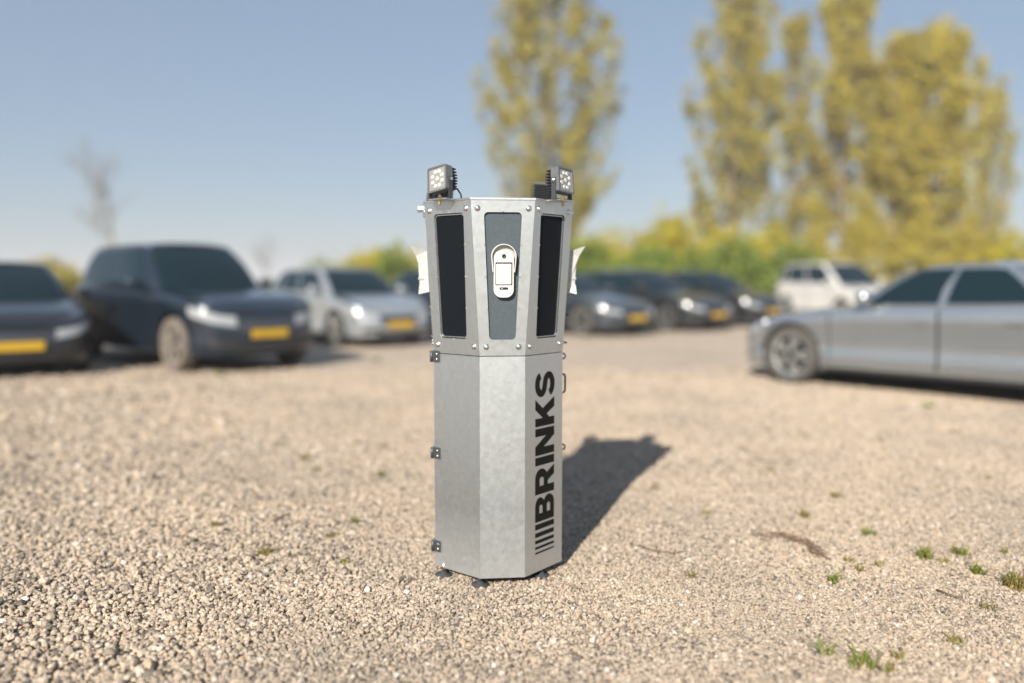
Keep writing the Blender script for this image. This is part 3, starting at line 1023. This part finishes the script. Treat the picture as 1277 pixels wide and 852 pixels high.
VAN = dict(L=4.45, W=1.83, H=1.80, wr=0.33, clear=0.21, deck=[(-1, 0.85), (-0.98, 1.02), (-0.80, 1.12), (-0.30, 1.10), (0.15, 1.09), (0.45, 1.08), (0.65, 1.02), (0.86, 0.92), (0.95, 0.82), (1, 0.70)],
           g0=(-2.16, 1.30), g1=(-1.86, 0.30), gw=(0.94, 0.76), drop=0.08, nose=0.08)

WHEEL_CACHE = {}


def add_wheel(car, c, x, side, dusty):
    key = (c.wr, dusty)
    w = empty('wheel', (x, side * (c.W / 2 - 0.125), c.wr), 0, car)
    w.rotation_euler = (0, 0, 0 if side > 0 else math.pi)
    if key not in WHEEL_CACHE:
        r = c.wr
        ri = r * 0.70
        b = 0.105
        ty = MB().lathe([(ri, -b * 0.8), (r * 0.90, -b), (r * 0.97, -b * 0.9), (r, -b * 0.65), (r, b * 0.65), (r * 0.97, b * 0.9), (r * 0.90, b), (ri, b * 0.8)], 36, None, 'y', False).build('tyre', M[{0: 'tyre', 1: 'dusty_tyre', 2: 'pale_tyre'}[int(dusty)]], w, True)
        mb = MB()
        mb.lathe([(ri, -b * 0.7), (ri * 1.01, -b * 0.82), (ri * 0.94, -b * 0.85), (ri * 0.90, -b * 0.45), (ri * 0.90, b * 0.6), (ri, b * 0.7)], 36, None, 'y', False)
        mb.lathe([(r * 0.19, -b * 0.78), (r * 0.15, -b * 0.86), (0.001, -b * 0.88)], 18, None, 'y', False)
        for k in range(5):
            for dd in (-0.17, 0.17):
                a = 2 * math.pi * k / 5 + dd
                ca, sa = math.cos(a), math.sin(a)
                a2 = 2 * math.pi * k / 5 + dd * 0.6
                p0, p1 = Vector((r * 0.14 * math.cos(a2), -b * 0.74, r * 0.14 * math.sin(a2))), Vector((ri * 0.93 * ca, -b * 0.72, ri * 0.93 * sa))
                t = Vector((-sa, 0, ca)) * 0.019
                yv = Vector((0, b * 0.16, 0))
                mb.add([p0 - t - yv * 0.4, p0 + t - yv * 0.4, p1 + t - yv * 0.4, p1 - t - yv * 0.4, p0 - t + yv, p0 + t + yv, p1 + t + yv, p1 - t + yv],
                       [(0, 1, 2, 3), (7, 6, 5, 4), (0, 4, 5, 1), (1, 5, 6, 2), (2, 6, 7, 3), (3, 7, 4, 0)])
        rm = mb.build('rim', M['dusty_rim' if int(dusty) == 1 else 'rim'], w, False)
        dk = MB().lathe([(r * 0.5, -0.02), (r * 0.5, 0.02)], 24, None, 'y').build('brake_disc', M['trim'], w)
        # the mesh faces -y; flip for the left side
        WHEEL_CACHE[key] = (ty, rm, dk)
    else:
        for src in WHEEL_CACHE[key]:
            share(src.name.split('.')[0], src, w)
    w.rotation_euler = (0, 0, math.pi if side > 0 else 0)
    return w


def build_car(label, spec, body_mat, front_xy, heading, dusty=False, front_plate=True, cat='car', anchor='front', name='parked_car'):
    c = CarShape(**spec)
    hx, hy = heading
    rz = math.atan2(hy, hx)
    hd = Vector((hx, hy, 0)).normalized()
    p = Vector((*front_xy, 0)) - (hd * (c.L / 2) if anchor == 'front' else Vector((0, 0, 0)))
    car = empty(name, p, rz)
    tag(car, label, cat, 'cars parked on the gravel lot')
    # columns dense round the wheel arches
    us = [np.linspace(0, 1, 70)]
    for xa in (c.fa, c.ra):
        r = c.wr + 0.055
        X = (xa + np.array([-1.0, -0.9999, -0.995, -0.97, -0.93, -0.86, -0.78, -0.68, -0.55, -0.4, -0.2, 0, 0.2, 0.4, 0.55, 0.68, 0.78, 0.86, 0.93, 0.97, 0.995, 0.9999, 1.0]) * r) / (c.L / 2)
        us.append(c.u_of_x(X))
    us = np.unique(np.concatenate(us))
    vs, fs = c.shell(c.body, us, 18, 10, 0.035)
    mesh_obj('body', vs, fs, body_mat, car, True)
    gus = np.linspace(0, 1, 60)
    vs, fs = c.shell(c.glass, gus, 9, 10, 0.04)
    mesh_obj('roof', vs, fs, body_mat, car, True)
    # underbody and wheel housings
    MB().box((-c.L / 2 + 0.14, -c.W / 2 + 0.26, c.clear - 0.02), (c.L / 2 - 0.16, c.W / 2 - 0.26, c.clear + 0.36)).box(
        (c.ra + c.wr + 0.09, -c.W / 2 + 0.09, c.clear + 0.005), (c.fa - c.wr - 0.09, c.W / 2 - 0.09, c.clear + 0.05)).build('underbody', M['under'], car)
    Xd = lambda x: c.u_of_x(x / (c.L / 2))
    # doors
    xf, xm, xr = c.fa - c.wr - 0.16, (c.g0[0] + c.g0[1]) / 2 + 0.18, max(c.ra + c.wr - 0.16, c.ra + 0.12)
    van = spec is VAN
    for side in (1, -1):
        spans = [(xf, xm + 0.006)] + [(xm - 0.006, c.ra + c.wr + 0.10)]
        for a, b in spans:
            d = mesh_obj('door', *c.patch(c.body, Xd(a), Xd(b), 0.13, 0.93, side, 0.003, 12, 12), body_mat, car, True)
            for xe in (a, b):
                mesh_obj('shut_line', *c.patch(c.body, Xd(xe + 0.007), Xd(xe - 0.007), 0.12, 0.94, side, 0.0045, 3, 10), M['under'], d)
            mesh_obj('door_handle', *c.patch(c.body, Xd(b + 0.24), Xd(b + 0.08), 0.765, 0.805, side, 0.030, 4, 3), body_mat, d)
        mesh_obj('sill_trim', *c.patch(c.body, Xd(c.fa - c.wr - 0.10), Xd(c.ra + c.wr + 0.10), 0.0, 0.06, side, 0.008, 10, 3), M['trim'], car)
        # side windows
        GX = lambda x: c.gu_of_x((x - (c.g0[0] + c.g0[1]) / 2) / ((c.g0[1] - c.g0[0]) / 2))
        g0, g1 = c.g0
        w1a, w1b = g1 - 0.33, xm + 0.05
        w2a, w2b = xm - 0.03, g0 + (0.62 if spec in (SEDAN,) else 0.80)
        wins = [(w1a, w1b), (w2a, w2b)]
        if spec is not SEDAN:
            wins.append((w2b - 0.07, g0 + 0.34))
        for a, b in wins:
            mesh_obj('side_window', *c.patch(c.glass, GX(a), GX(b), 0.06, 0.86, side, 0.004, 10, 6), M['glass'], car, True)
        # lights
        ha, hb = c.u_of_x(0.985), c.u_of_x(0.83)
        mesh_obj('headlight', *c.patch(c.body, ha, hb, lambda k: 0.62 + 0.10 * k, lambda k: 0.86 + 0.03 * k, side, 0.008, 12, 6), M['headlight'], car, True)
        ta, tb = c.u_of_x(-0.86), c.u_of_x(-0.985)
        mesh_obj('tail_light', *c.patch(c.body, ta, tb, 0.66, 0.90, side, 0.008, 10, 6), M['taillight'], car, True)
        fa_, fb_ = c.u_of_x(0.988), c.u_of_x(0.93)
        mesh_obj('fog_lamp', *c.patch(c.body, fa_, fb_, 0.16, 0.32, side, 0.006, 8, 4), M['trim'], car, True)
        # mirror
        mz = c.deck(np.array([g1 - 0.42]))[0]
        mx = g1 - 0.42
        wy = c.W / 2 * 0.93
        mr = MB().box((mx - 0.06, wy + 0.03 if side > 0 else -wy - 0.21, mz + 0.03), (mx + 0.07, wy + 0.21 if side > 0 else -wy - 0.03, mz + 0.16), None, 0.025).build('mirror', body_mat, car, True)
        MB().box((mx - 0.02, wy - 0.06 if side > 0 else -wy - 0.04, mz + 0.02), (mx + 0.03, wy + 0.04 if side > 0 else -wy + 0.06, mz + 0.055)).build('mirror_arm', M['trim'], mr)
        for xa in (c.fa, c.ra):
            add_wheel(car, c, xa, side, dusty)

    def both(nm, fn, u1, t0, t1, off, m, nu=10, nt=6):
        """piece spanning the centre line: two mirrored halves in one mesh"""
        v1, f1 = c.patch(fn, 0.0, u1, t0, t1, 1, off, nu, nt)
        v2, f2 = c.patch(fn, 0.0, u1, t0, t1, -1, off, nu, nt)
        mb = MB()
        mb.add([tuple(v) for v in v1], f1)
        mb.add([tuple(v) for v in v2], f2)
        return mb.build(nm, m, car, True)

    def both_rear(nm, fn, u0, t0, t1, off, m):
        v1, f1 = c.patch(fn, u0, 1.0, t0, t1, 1, off, 10, 6)
        v2, f2 = c.patch(fn, u0, 1.0, t0, t1, -1, off, 10, 6)
        mb = MB()
        mb.add([tuple(v) for v in v1], f1)
        mb.add([tuple(v) for v in v2], f2)
        return mb.build(nm, m, car, True)

    both('windscreen', c.glass, c.gu_of_x(0.905), 0.05, 0.93, 0.005, M['glass'], 14, 8)
    both_rear('rear_window', c.glass, c.gu_of_x(-0.945), 0.12, 0.88, 0.005, M['glass'])
    gr = both('grille', c.body, c.u_of_x(0.986), 0.50, 0.84, 0.006, M['trim'])
    for k in range(3):
        v1, f1 = c.patch(c.body, 0.0, c.u_of_x(0.987), 0.56 + k * 0.09, 0.575 + k * 0.09, 1, 0.014, 8, 2)
        v2, f2 = c.patch(c.body, 0.0, c.u_of_x(0.987), 0.56 + k * 0.09, 0.575 + k * 0.09, -1, 0.014, 8, 2)
        MB().add([tuple(v) for v in v1], f1).add([tuple(v) for v in v2], f2).build('grille_bar', M['chrome'], gr)
    both('lower_intake', c.body, c.u_of_x(0.982), 0.04, 0.22, 0.006, M['trim'])
    # plates: real 52 x 11 cm
    fx = c.body(np.array([0.0]), np.array([0.47]))[0]
    if front_plate:
        pl_ = MB().box((fx[0] + 0.012, -0.26, fx[2] - 0.055), (fx[0] + 0.030, 0.26, fx[2] + 0.055), None, 0.003).build('number_plate', M['plate'], car)
        MB().box((fx[0] + 0.004, -0.275, fx[2] - 0.068), (fx[0] + 0.0115, 0.275, fx[2] + 0.066), None, 0.003).build('plate_frame', M['trim'], pl_)
    rx = c.body(np.array([1.0]), np.array([0.52]))[0]
    MB().box((rx[0] - 0.020, -0.26, rx[2] - 0.055), (rx[0] - 0.004, 0.26, rx[2] + 0.055), None, 0.003).build('number_plate', M['plate'], car)
    return car, c


PAINT = {
    'black': paint('black_car_paint', (0.010, 0.012, 0.015), 0.2, 0.3),
    'navy': paint('navy_car_paint', (0.014, 0.024, 0.040), 0.4, 0.3),
    'charcoal': paint('charcoal_car_paint', (0.030, 0.034, 0.040), 0.5, 0.3),
    'silver': paint('silver_car_paint', (0.455, 0.495, 0.53), 0.85, 0.27),
    'white': paint('white_car_paint', (0.52, 0.52, 0.51), 0.0, 0.35),
    'pale': paint('pale_silver_car_paint', (0.40, 0.435, 0.465), 0.6, 0.3),
    'slate': paint('slate_car_paint', (0.060, 0.075, 0.090), 0.5, 0.3),
}
HEAD = (0.63, -0.78)
build_car('black car cut off by the left edge, only nose and yellow plate in view', HATCH, PAINT['black'], (-5.88, 9.95), (0.60, -0.80))
build_car('tall dark blue off-roader with dusty front wheel, second car from the left', SUV, PAINT['navy'], (-3.17, 10.9), (0.72, -0.694), dusty=True)
build_car('pale silver hatchback with yellow plate just left of the kiosk', HATCH, PAINT['pale'], (-2.0, 15.0), HEAD)
build_car('dark blue car almost hidden behind the kiosk', HATCH, PAINT['navy'], (0.25, 16.7), HEAD)
c4, _ = build_car('slate grey car with pale front wheel just right of the kiosk', SEDAN, PAINT['slate'], (2.70, 17.9), HEAD, dusty=2)
build_car('charcoal estate car in the far row, second to the right of the kiosk', WAGON, PAINT['charcoal'], (4.85, 19.6), HEAD)
build_car('black hatchback ending the dark row, just left of the silver saloon nose', HATCH, PAINT['black'], (6.75, 21.6), HEAD)
build_car('tall white people carrier far behind the bonnet of the silver saloon', VAN, PAINT['white'], (11.0, 24.6), (0.30, -0.95), cat='van', name='parked_van')
sil, sc_ = build_car('large silver saloon seen from its side, cut off by the right edge', SEDAN, PAINT['silver'], (0, 0), (-0.64, 0.77), anchor='centre', dusty=2)
# put the near front wheel of the saloon where it stands
hd = Vector((-0.64, 0.77, 0)).normalized()
lf = Vector((-hd.y, hd.x, 0))
g = ground_at(983, 478)
sil.location = g - hd * sc_.fa - lf * (sc_.W / 2 - 0.02)

# ------------------------------------------------------------------ trees and shrubs
def leaf_quads(centres, size, jitter, flatz=1.0):
    n = len(centres)
    c = np.asarray(centres) + rng.normal(0, jitter, (n, 3)) * np.array([1, 1, flatz])
    a = rng.normal(0, 1, (n, 3)); a /= np.linalg.norm(a, axis=1)[:, None]
    b = rng.normal(0, 1, (n, 3)); b -= a * np.sum(a * b, 1)[:, None]; b /= np.linalg.norm(b, axis=1)[:, None]
    s = (size * rng.uniform(0.6, 1.4, n))[:, None]
    v = np.stack([c - a * s, c + b * s * 0.6, c + a * s, c - b * s * 0.6], 1).reshape(-1, 3)
    return v


def quads_obj(name, v, m, parent):
    n = len(v) // 4
    me = bpy.data.meshes.new(name)
    me.vertices.add(len(v)); me.vertices.foreach_set('co', v.ravel())
    me.loops.add(4 * n); me.loops.foreach_set('vertex_index', np.arange(4 * n))
    me.polygons.add(n); me.polygons.foreach_set('loop_start', np.arange(n) * 4)
    me.update(calc_edges=True)
    me.materials.append(m)
    o = bpy.data.objects.new(name, me)
    return link(o, parent)


def px_ground(px, dist):
    return ((px - 638.5) / F_PX * dist, dist)


def poplar(px, dist, height, width, label, m, leaves, seed, base_clear=0.08, leaf=0.18, bark='bark', limbs=46, lean=0.0):
    r = random.Random(seed)
    x, y = px_ground(px, dist)
    t = empty('poplar_tree', (x, y, 0))
    tag(t, label, 'tree', 'poplars behind the car park')
    mb = MB()
    wob = [(r.uniform(-.2, .2) + lean * k / 8, r.uniform(-.2, .2), height * k / 8) for k in range(9)]
    wob[0] = (0, 0, -0.2)
    mb.tube(wob, [0.36 * (1 - k / 8.3) + 0.02 for k in range(9)], 8)
    cent = []
    for k in range(limbs):
        f = base_clear + (0.93 - base_clear) * (k / limbs)
        z0 = height * f
        a = r.uniform(0, 6.283)
        spread = width / 2 * (0.55 + 0.45 * math.sin(math.pi * min(1, f * 1.15 + 0.12))) * r.uniform(0.55, 1.05)
        if f > 0.75:
            spread *= max(0.25, 1 - (f - 0.75) * 2.6)
        ln = min(height * r.uniform(0.16, 0.26), height * 1.0 - z0)
        i = min(7, int(f * 8))
        b0 = Vector(wob[i]).lerp(Vector(wob[i + 1]), f * 8 - i)
        pts = []
        for q in range(6):
            s = q / 5
            out = spread * (s ** 0.65)
            pts.append(b0 + Vector((math.cos(a) * out + r.uniform(-.1, .1), math.sin(a) * out + r.uniform(-.1, .1), ln * s ** 1.25)))
        mb.tube(pts, [0.10 * (1 - f * 0.6) * (1 - s_ / 5.6) for s_ in range(6)], 5)
        for q in range(9):                                     # side shoots
            s = r.uniform(0.25, 1.0)
            kk = min(4, int(s * 5))
            p = pts[kk].lerp(pts[kk + 1], s * 5 - kk)
            e = p + Vector((r.uniform(-.6, .6), r.uniform(-.6, .6), r.uniform(0.5, 1.5)))
            mb.tube([p, (p + e) / 2 + Vector((r.uniform(-.1, .1), r.uniform(-.1, .1), 0)), e], [0.03, 0.022, 0.008], 4)
            for w in range(6):
                cent.append(p.lerp(e, r.random()))
        for w in range(5):
            cent.append(pts[3].lerp(pts[5], r.random()))
    mb.build('trunk', M[bark], t, True)
    if leaves:
        cent = np.array([tuple(c) for c in cent])
        wt = np.repeat(rng.random(len(cent) // 12 + 1) ** 1.7 + 0.06, 12)[:len(cent)]
        pick = rng.choice(len(cent), leaves, p=wt / wt.sum())
        quads_obj('crown', leaf_quads(cent[pick], leaf, 0.27), m, t)
    return t


poplar(684, 60, 25, 11.0, 'tall olive poplar rising directly behind the kiosk, out of the top of the frame', M['leaf_poplar'], 16000, 1, limbs=96)
poplar(908, 60, 24, 7.0, 'slim tall poplar, first to the right of the gap in the trees', M['leaf_poplar'], 12000, 2, limbs=80)
poplar(985, 66, 21, 5.2, 'thin sparse poplar between the slim tall one and the dense pair', M['leaf_poplar'], 4200, 8, limbs=46)
poplar(1048, 62, 22.5, 7.2, 'tall golden poplar left of the dense rounded one', M['leaf_bronze'], 11000, 3, limbs=60)
poplar(1110, 60, 17.5, 5.6, 'shorter golden poplar in the middle of the right-hand group', M['leaf_bronze'], 11000, 4, limbs=50)
poplar(1165, 58, 17.6, 6.4, 'dense rounded bronze poplar with the broadest crown', M['leaf_bronze'], 10500, 5, limbs=56)
poplar(1228, 70, 16.5, 4.6, 'thin pale poplar at the right end of the group', M['leaf_poplar'], 3200, 6, limbs=40)


def bare_tree(px, dist, height, label):
    r = random.Random(int(px))
    x, y = px_ground(px, dist)
    t = empty('bare_tree', (x, y, 0))
    tag(t, label, 'tree')
    mb = MB()
    tr = MB()
    pts = [Vector((0.3 * math.sin(k * 0.9), 0.2 * math.cos(k), height * 0.62 * k / 5)) for k in range(6)]
    pts[0] = Vector((0, 0, -0.2))
    tr.tube(pts, [0.24 - 0.034 * k for k in range(6)], 8)

    def grow(p, d, ln, rad, depth):
        e = p + d * ln
        mid = (p + e) / 2 + Vector((r.uniform(-1, 1), r.uniform(-1, 1), 0)) * ln * 0.07
        mb.tube([p, mid, e], [rad, rad * 0.8, rad * 0.55], 4)
        if depth:
            for _ in range(4):
                nd = (d + Vector((r.uniform(-.75, .75), r.uniform(-.75, .75), r.uniform(-.15, .5)))).normalized()
                grow(p.lerp(e, r.uniform(0.45, 1)), nd, ln * r.uniform(0.55, 0.75), rad * 0.55, depth - 1)
    for k in range(8):
        q = pts[min(5, 2 + k // 2)]
        a = r.uniform(0, 6.283)
        grow(q, Vector((math.cos(a) * 0.55, math.sin(a) * 0.55, 0.8)).normalized(), height * 0.22, 0.055, 3)
    tr.build('trunk', M['far_bark'], t, True)
    mb.build('crown', M['far_bark'], t, True)


bare_tree(142, 80, 14.5, 'bare grey leafless tree far behind the dark off-roader')
bare_tree(332, 150, 9.0, 'tiny distant bare tree on the horizon left of the pale hatchback')


def shrub(px, dist, w, h, label, m, n, name='shrub', leaf=0.13):
    x, y = px_ground(px, dist)
    t = empty(name, (x, y, 0))
    tag(t, label, 'shrub', 'shrubs behind the car park')
    r = random.Random(int(px * 7 + dist))
    mb = MB()
    cent = []
    nb = 16
    for k in range(nb):
        a = r.uniform(0, 6.283)
        rr = math.sqrt(r.random()) * w / 2
        hh = h * (1 - 0.55 * (rr / (w / 2)) ** 2) * r.uniform(0.72, 1.08)
        p0 = Vector((math.cos(a) * rr * 0.25, math.sin(a) * rr * 0.25, -0.05))
        p2 = Vector((math.cos(a) * rr, math.sin(a) * rr, hh))
        p1 = p0.lerp(p2, 0.5) + Vector((r.uniform(-.2, .2), r.uniform(-.2, .2), 0.1))
        mb.tube([p0, p1, p2], [0.035, 0.025, 0.006], 4)
        for w_ in range(30):
            s = r.random() ** 0.7
            q = p1.lerp(p2, s) if s > 0.35 else p0.lerp(p1, 0.25 + s)
            cent.append(q + Vector((r.uniform(-1, 1), r.uniform(-1, 1), r.uniform(-.7, .7))) * 0.13 * w)
    mb.build('stems', M['bark'], t)
    cent = np.array([tuple(c) for c in cent])
    cent[:, 2] = np.maximum(cent[:, 2], 0.1)
    cc = cent[rng.integers(0, len(cent), n)]
    quads_obj('crown', leaf_quads(cc, leaf, 0.16), m, t)


Yl, Gr, Bz = M['leaf_yellow'], M['leaf_green'], M['leaf_bronze']
for a in [
    (745, 52, 4.6, 4.4, 'yellow green shrub just right of the kiosk head', Yl, 3800),
    (800, 50, 4.2, 4.6, 'rounded yellow green shrub, second right of the kiosk', Yl, 3600),
    (850, 50, 4.4, 5.2, 'tallest yellow green shrub below the gap between the trees', Yl, 4000),
    (905, 50, 4.6, 4.9, 'yellow shrub at the foot of the slim tall poplar', Yl, 4000),
    (962, 52, 4.4, 4.8, 'yellow green shrub left of the white people carrier roof', Yl, 3800),
    (1020, 54, 4.2, 5.0, 'golden shrub right above the white people carrier', Bz, 3600),
    (1085, 53, 5.0, 5.4, 'brown gold thicket at the foot of the golden poplars', Bz, 4400),
    (1150, 53, 5.0, 5.0, 'brown gold thicket below the dense rounded poplar', Bz, 4400),
    (1215, 52, 4.4, 4.0, 'low brown gold thicket over the roof of the silver saloon', Bz, 3600),
    (1268, 50, 5.0, 4.6, 'yellow green shrub at the right edge of the picture', Yl, 4000),
    (478, 48, 5.4, 3.6, 'green and yellow bush left of the kiosk head', Yl, 3800),
    (405, 56, 4.0, 2.6, 'low faint bush behind the pale hatchback', Gr, 2600),
    (66, 46, 3.4, 2.4, 'small olive bush between the two leftmost cars', Bz, 2400),
]:
    shrub(*a)
# low clipped hedge row in front of them: each bush on its own
for k, (px, w) in enumerate(((735, 4.2), (795, 4.0), (858, 4.2), (920, 4.2), (985, 4.4))):
    shrub(px, 40 + (k % 2), w, 3.0 - 0.1 * (k % 3), ('leftmost', 'second', 'third', 'fourth', 'rightmost')[k] + ' of the low green bushes behind the dark row of cars', Gr, 3600)
shrub(492, 42, 3.6, 2.7, 'low green bush beside the left of the kiosk head', Gr, 3000)

# ------------------------------------------------------------------ weeds, twigs and litter on the gravel
def blades(mb_v, base, n, length, spread, r):
    for _ in range(n):
        a = r.uniform(0, 6.283)
        l = length * r.uniform(0.45, 1.1)
        o = Vector((r.uniform(-1, 1), r.uniform(-1, 1), 0)) * spread * 0.35
        out = Vector((math.cos(a), math.sin(a), 0))
        side = Vector((-out.y, out.x, 0)) * (0.0022 + 0.0012 * r.random())
        lean = r.uniform(0.25, 1.1)
        p0 = base + o
        p1 = p0 + out * l * 0.4 * lean + Vector((0, 0, l * 0.5))
        p2 = p0 + out * l * lean + Vector((0, 0, l * (0.9 - 0.55 * lean)))
        mb_v.add([p0 - side, p0 + side, p1 + side * 0.8, p1 - side * 0.8, p2 + side * 0.1, p2 - side * 0.1], [(0, 1, 2, 3), (3, 2, 4, 5)])


TUFTS = [
    (1153, 694, 34, 0.060, 0.05, 'grass', 'bright green spiky grass tuft, left one of the pair near the right edge'),
    (1198, 690, 26, 0.045, 0.06, 'grass', 'flat spreading green tuft right of the spiky tuft'),
    (1219, 714, 20, 0.050, 0.05, 'grass', 'small green tuft below the flat spreading one'),
    (1267, 732, 60, 0.075, 0.09, 'dry_grass', 'largest yellowish grass tuft, cut by the right edge'),
    (1085, 663, 22, 0.035, 0.06, 'grass', 'low green tuft lying flat above the curl of dry roots'),
    (1002, 640, 20, 0.045, 0.05, 'dry_grass', 'green and brown weed left of the low flat tuft'),
    (1043, 620, 18, 0.040, 0.05, 'dry_grass', 'brownish weed furthest back of those right of the shadow'),
    (1040, 726, 14, 0.050, 0.04, 'grass', 'thin upright green tuft below the curl of dry roots'),
    (1075, 832, 20, 0.060, 0.09, 'grass', 'sparse long bladed tuft at the bottom of the picture'),
    (1030, 818, 9, 0.055, 0.05, 'grass', 'thin wispy tuft left of the sparse long bladed one'),
    (476, 598, 22, 0.050, 0.03, 'dry_grass', 'upright yellow green tuft left of the kiosk middle hinge'),
    (443, 654, 14, 0.035, 0.03, 'grass', 'dark green sprig left of the lower part of the kiosk'),
    (268, 661, 16, 0.035, 0.04, 'dry_grass', 'yellow weed furthest left on the gravel'),
    (331, 694, 22, 0.040, 0.06, 'dry_grass', 'flattened yellow weed below the short stick'),
    (381, 575, 20, 0.035, 0.07, 'dry_grass', 'wide flat weed left of the upright yellow green tuft'),
    (469, 451, 30, 0.090, 0.10, 'grass', 'green tuft on the gravel in front of the pale hatchback'),
    (273, 469, 30, 0.085, 0.14, 'grass', 'green tuft in front of the off-roader wheel'),
    (1157, 507, 22, 0.075, 0.10, 'grass', 'green tuft beside the silver saloon'),
]
for (px, py, n, ln, sp, mk, lab) in TUFTS:
    g = ground_at(px, py)
    g.z = float(hgt(np.array(g.x), np.array(g.y))) + 0.004
    mb = MB()
    r = random.Random(int(px * 13 + py))
    blades(mb, Vector((0, 0, 0)), int(n * 1.8), ln * 1.35, sp * 1.35, r)
    o = mb.build('grass_tuft', M[mk], None, False, g)
    tag(o, lab, 'grass tuft', 'grass tufts growing through the gravel')

mb = MB()
r = random.Random(99)
sprigs = [(445, 556), (413, 672), (350, 560), (395, 588), (845, 478), (787, 524), (815, 611), (925, 560), (1000, 545), (1190, 540), (1100, 552), (1232, 600), (958, 540), (760, 478), (1155, 690),
          (1178, 700), (1095, 705), (960, 590), (455, 446), (500, 440), (520, 446), (310, 470), (330, 466), (240, 468), (430, 705), (300, 600), (880, 640), (1230, 760), (1250, 690), (1190, 800), (860, 720),
          (735, 428), (760, 426), (790, 424), (825, 420), (860, 417), (900, 415), (1110, 838), (1120, 820), (255, 620), (480, 560), (1060, 700), (1075, 712)]
for (px, py) in sprigs:
    g = ground_at(px, py)
    g.z = float(hgt(np.array(g.x), np.array(g.y))) - 0.002
    k = 1.0 + 0.12 * max(0, g.y - 4)
    blades(mb, g + Vector((0, 0, 0.006)), 16, 0.040 * k, 0.065 * k, r)
sp = mb.build('weed_sprigs', M['dry_grass'])
sp['kind'] = 'stuff'
tag(sp, 'tiny scattered weed sprigs between the stones', 'weeds')

# curl of dry roots
mb = MB()
r = random.Random(5)
arcp = [(930, 668), (955, 667), (980, 670), (1003, 677), (1018, 688), (1024, 696)]
P = [ground_at(*q) for q in arcp]
for _ in range(40):
    i = r.uniform(0, len(P) - 1.4)
    q = []
    for k in range(4):
        t = min(len(P) - 1.001, i + k * 0.28)
        a = int(t)
        q.append(P[a].lerp(P[a + 1], t - a) + Vector((r.uniform(-.03, .03), r.gauss(0, .035), 0.006 + r.uniform(0, .014))))
    mb.tube(q, [0.0016, 0.0018, 0.0014, 0.0007], 4)
for _ in range(8):
    i = r.uniform(0.6, 3.6)
    a = int(i)
    c = P[a].lerp(P[a + 1], i - a) + Vector((r.uniform(-.05, .02), r.uniform(-.13, -.05), 0.012))
    s = r.uniform(0.008, 0.018)
    mb.add([c + Vector((-s, 0, 0)), c + Vector((0, -s * .6, .006)), c + Vector((s, 0, .002)), c + Vector((0, s * .6, -.002))], [(0, 1, 2, 3)])
tag(mb.build('dry_roots', M['twig']), 'curl of dry brown roots and leaf scraps on the gravel', 'dry roots')

for pts, rad, lab in [
    ([(338, 656), (347, 652), (356, 648), (362, 646)], 0.0055, 'short brown stick lying on the gravel left of the kiosk'),
    ([(796, 683), (815, 690), (838, 692), (858, 690)], 0.0022, 'long thin curved twig lying right of the shadow edge'),
    ([(940, 575), (955, 578), (972, 581), (985, 582)], 0.004, 'thin tan stalk lying furthest back on the gravel'),
    ([(1168, 740), (1185, 747), (1200, 751)], 0.003, 'thin brown twig near the green tufts'),
]:
    P = [ground_at(*q) for q in pts]
    for k, p in enumerate(P):
        p.z = float(hgt(np.array(p.x), np.array(p.y))) + 0.013 + 0.002 * (k % 2)
    o = MB().tube(P, [rad, rad * 0.95, rad * 0.85] + [rad * 0.5] * (len(P) - 3), 6).build('twig', M['twig'], None, True)
    tag(o, lab, 'twig', 'twigs lying on the gravel')

# ------------------------------------------------------------------ spring haze in the air
hz = bpy.data.materials.new('haze_air')
hz.use_nodes = True
hn = hz.node_tree
for n_ in list(hn.nodes):
    if n_.type != 'OUTPUT_MATERIAL':
        hn.nodes.remove(n_)
pv = hn.nodes.new('ShaderNodeVolumePrincipled')
pv.inputs['Color'].default_value = (0.93, 0.95, 1.0, 1)
pv.inputs['Density'].default_value = 0.0011
hn.links.new(pv.outputs[0], [n_ for n_ in hn.nodes if n_.type == 'OUTPUT_MATERIAL'][0].inputs['Volume'])
haze = MB().box((-3100, -3100, -1.3), (3100, 4100, 28.0)).build('haze', hz)
haze['kind'] = 'stuff'
tag(haze, 'pale spring haze filling the air over the lot', 'haze')
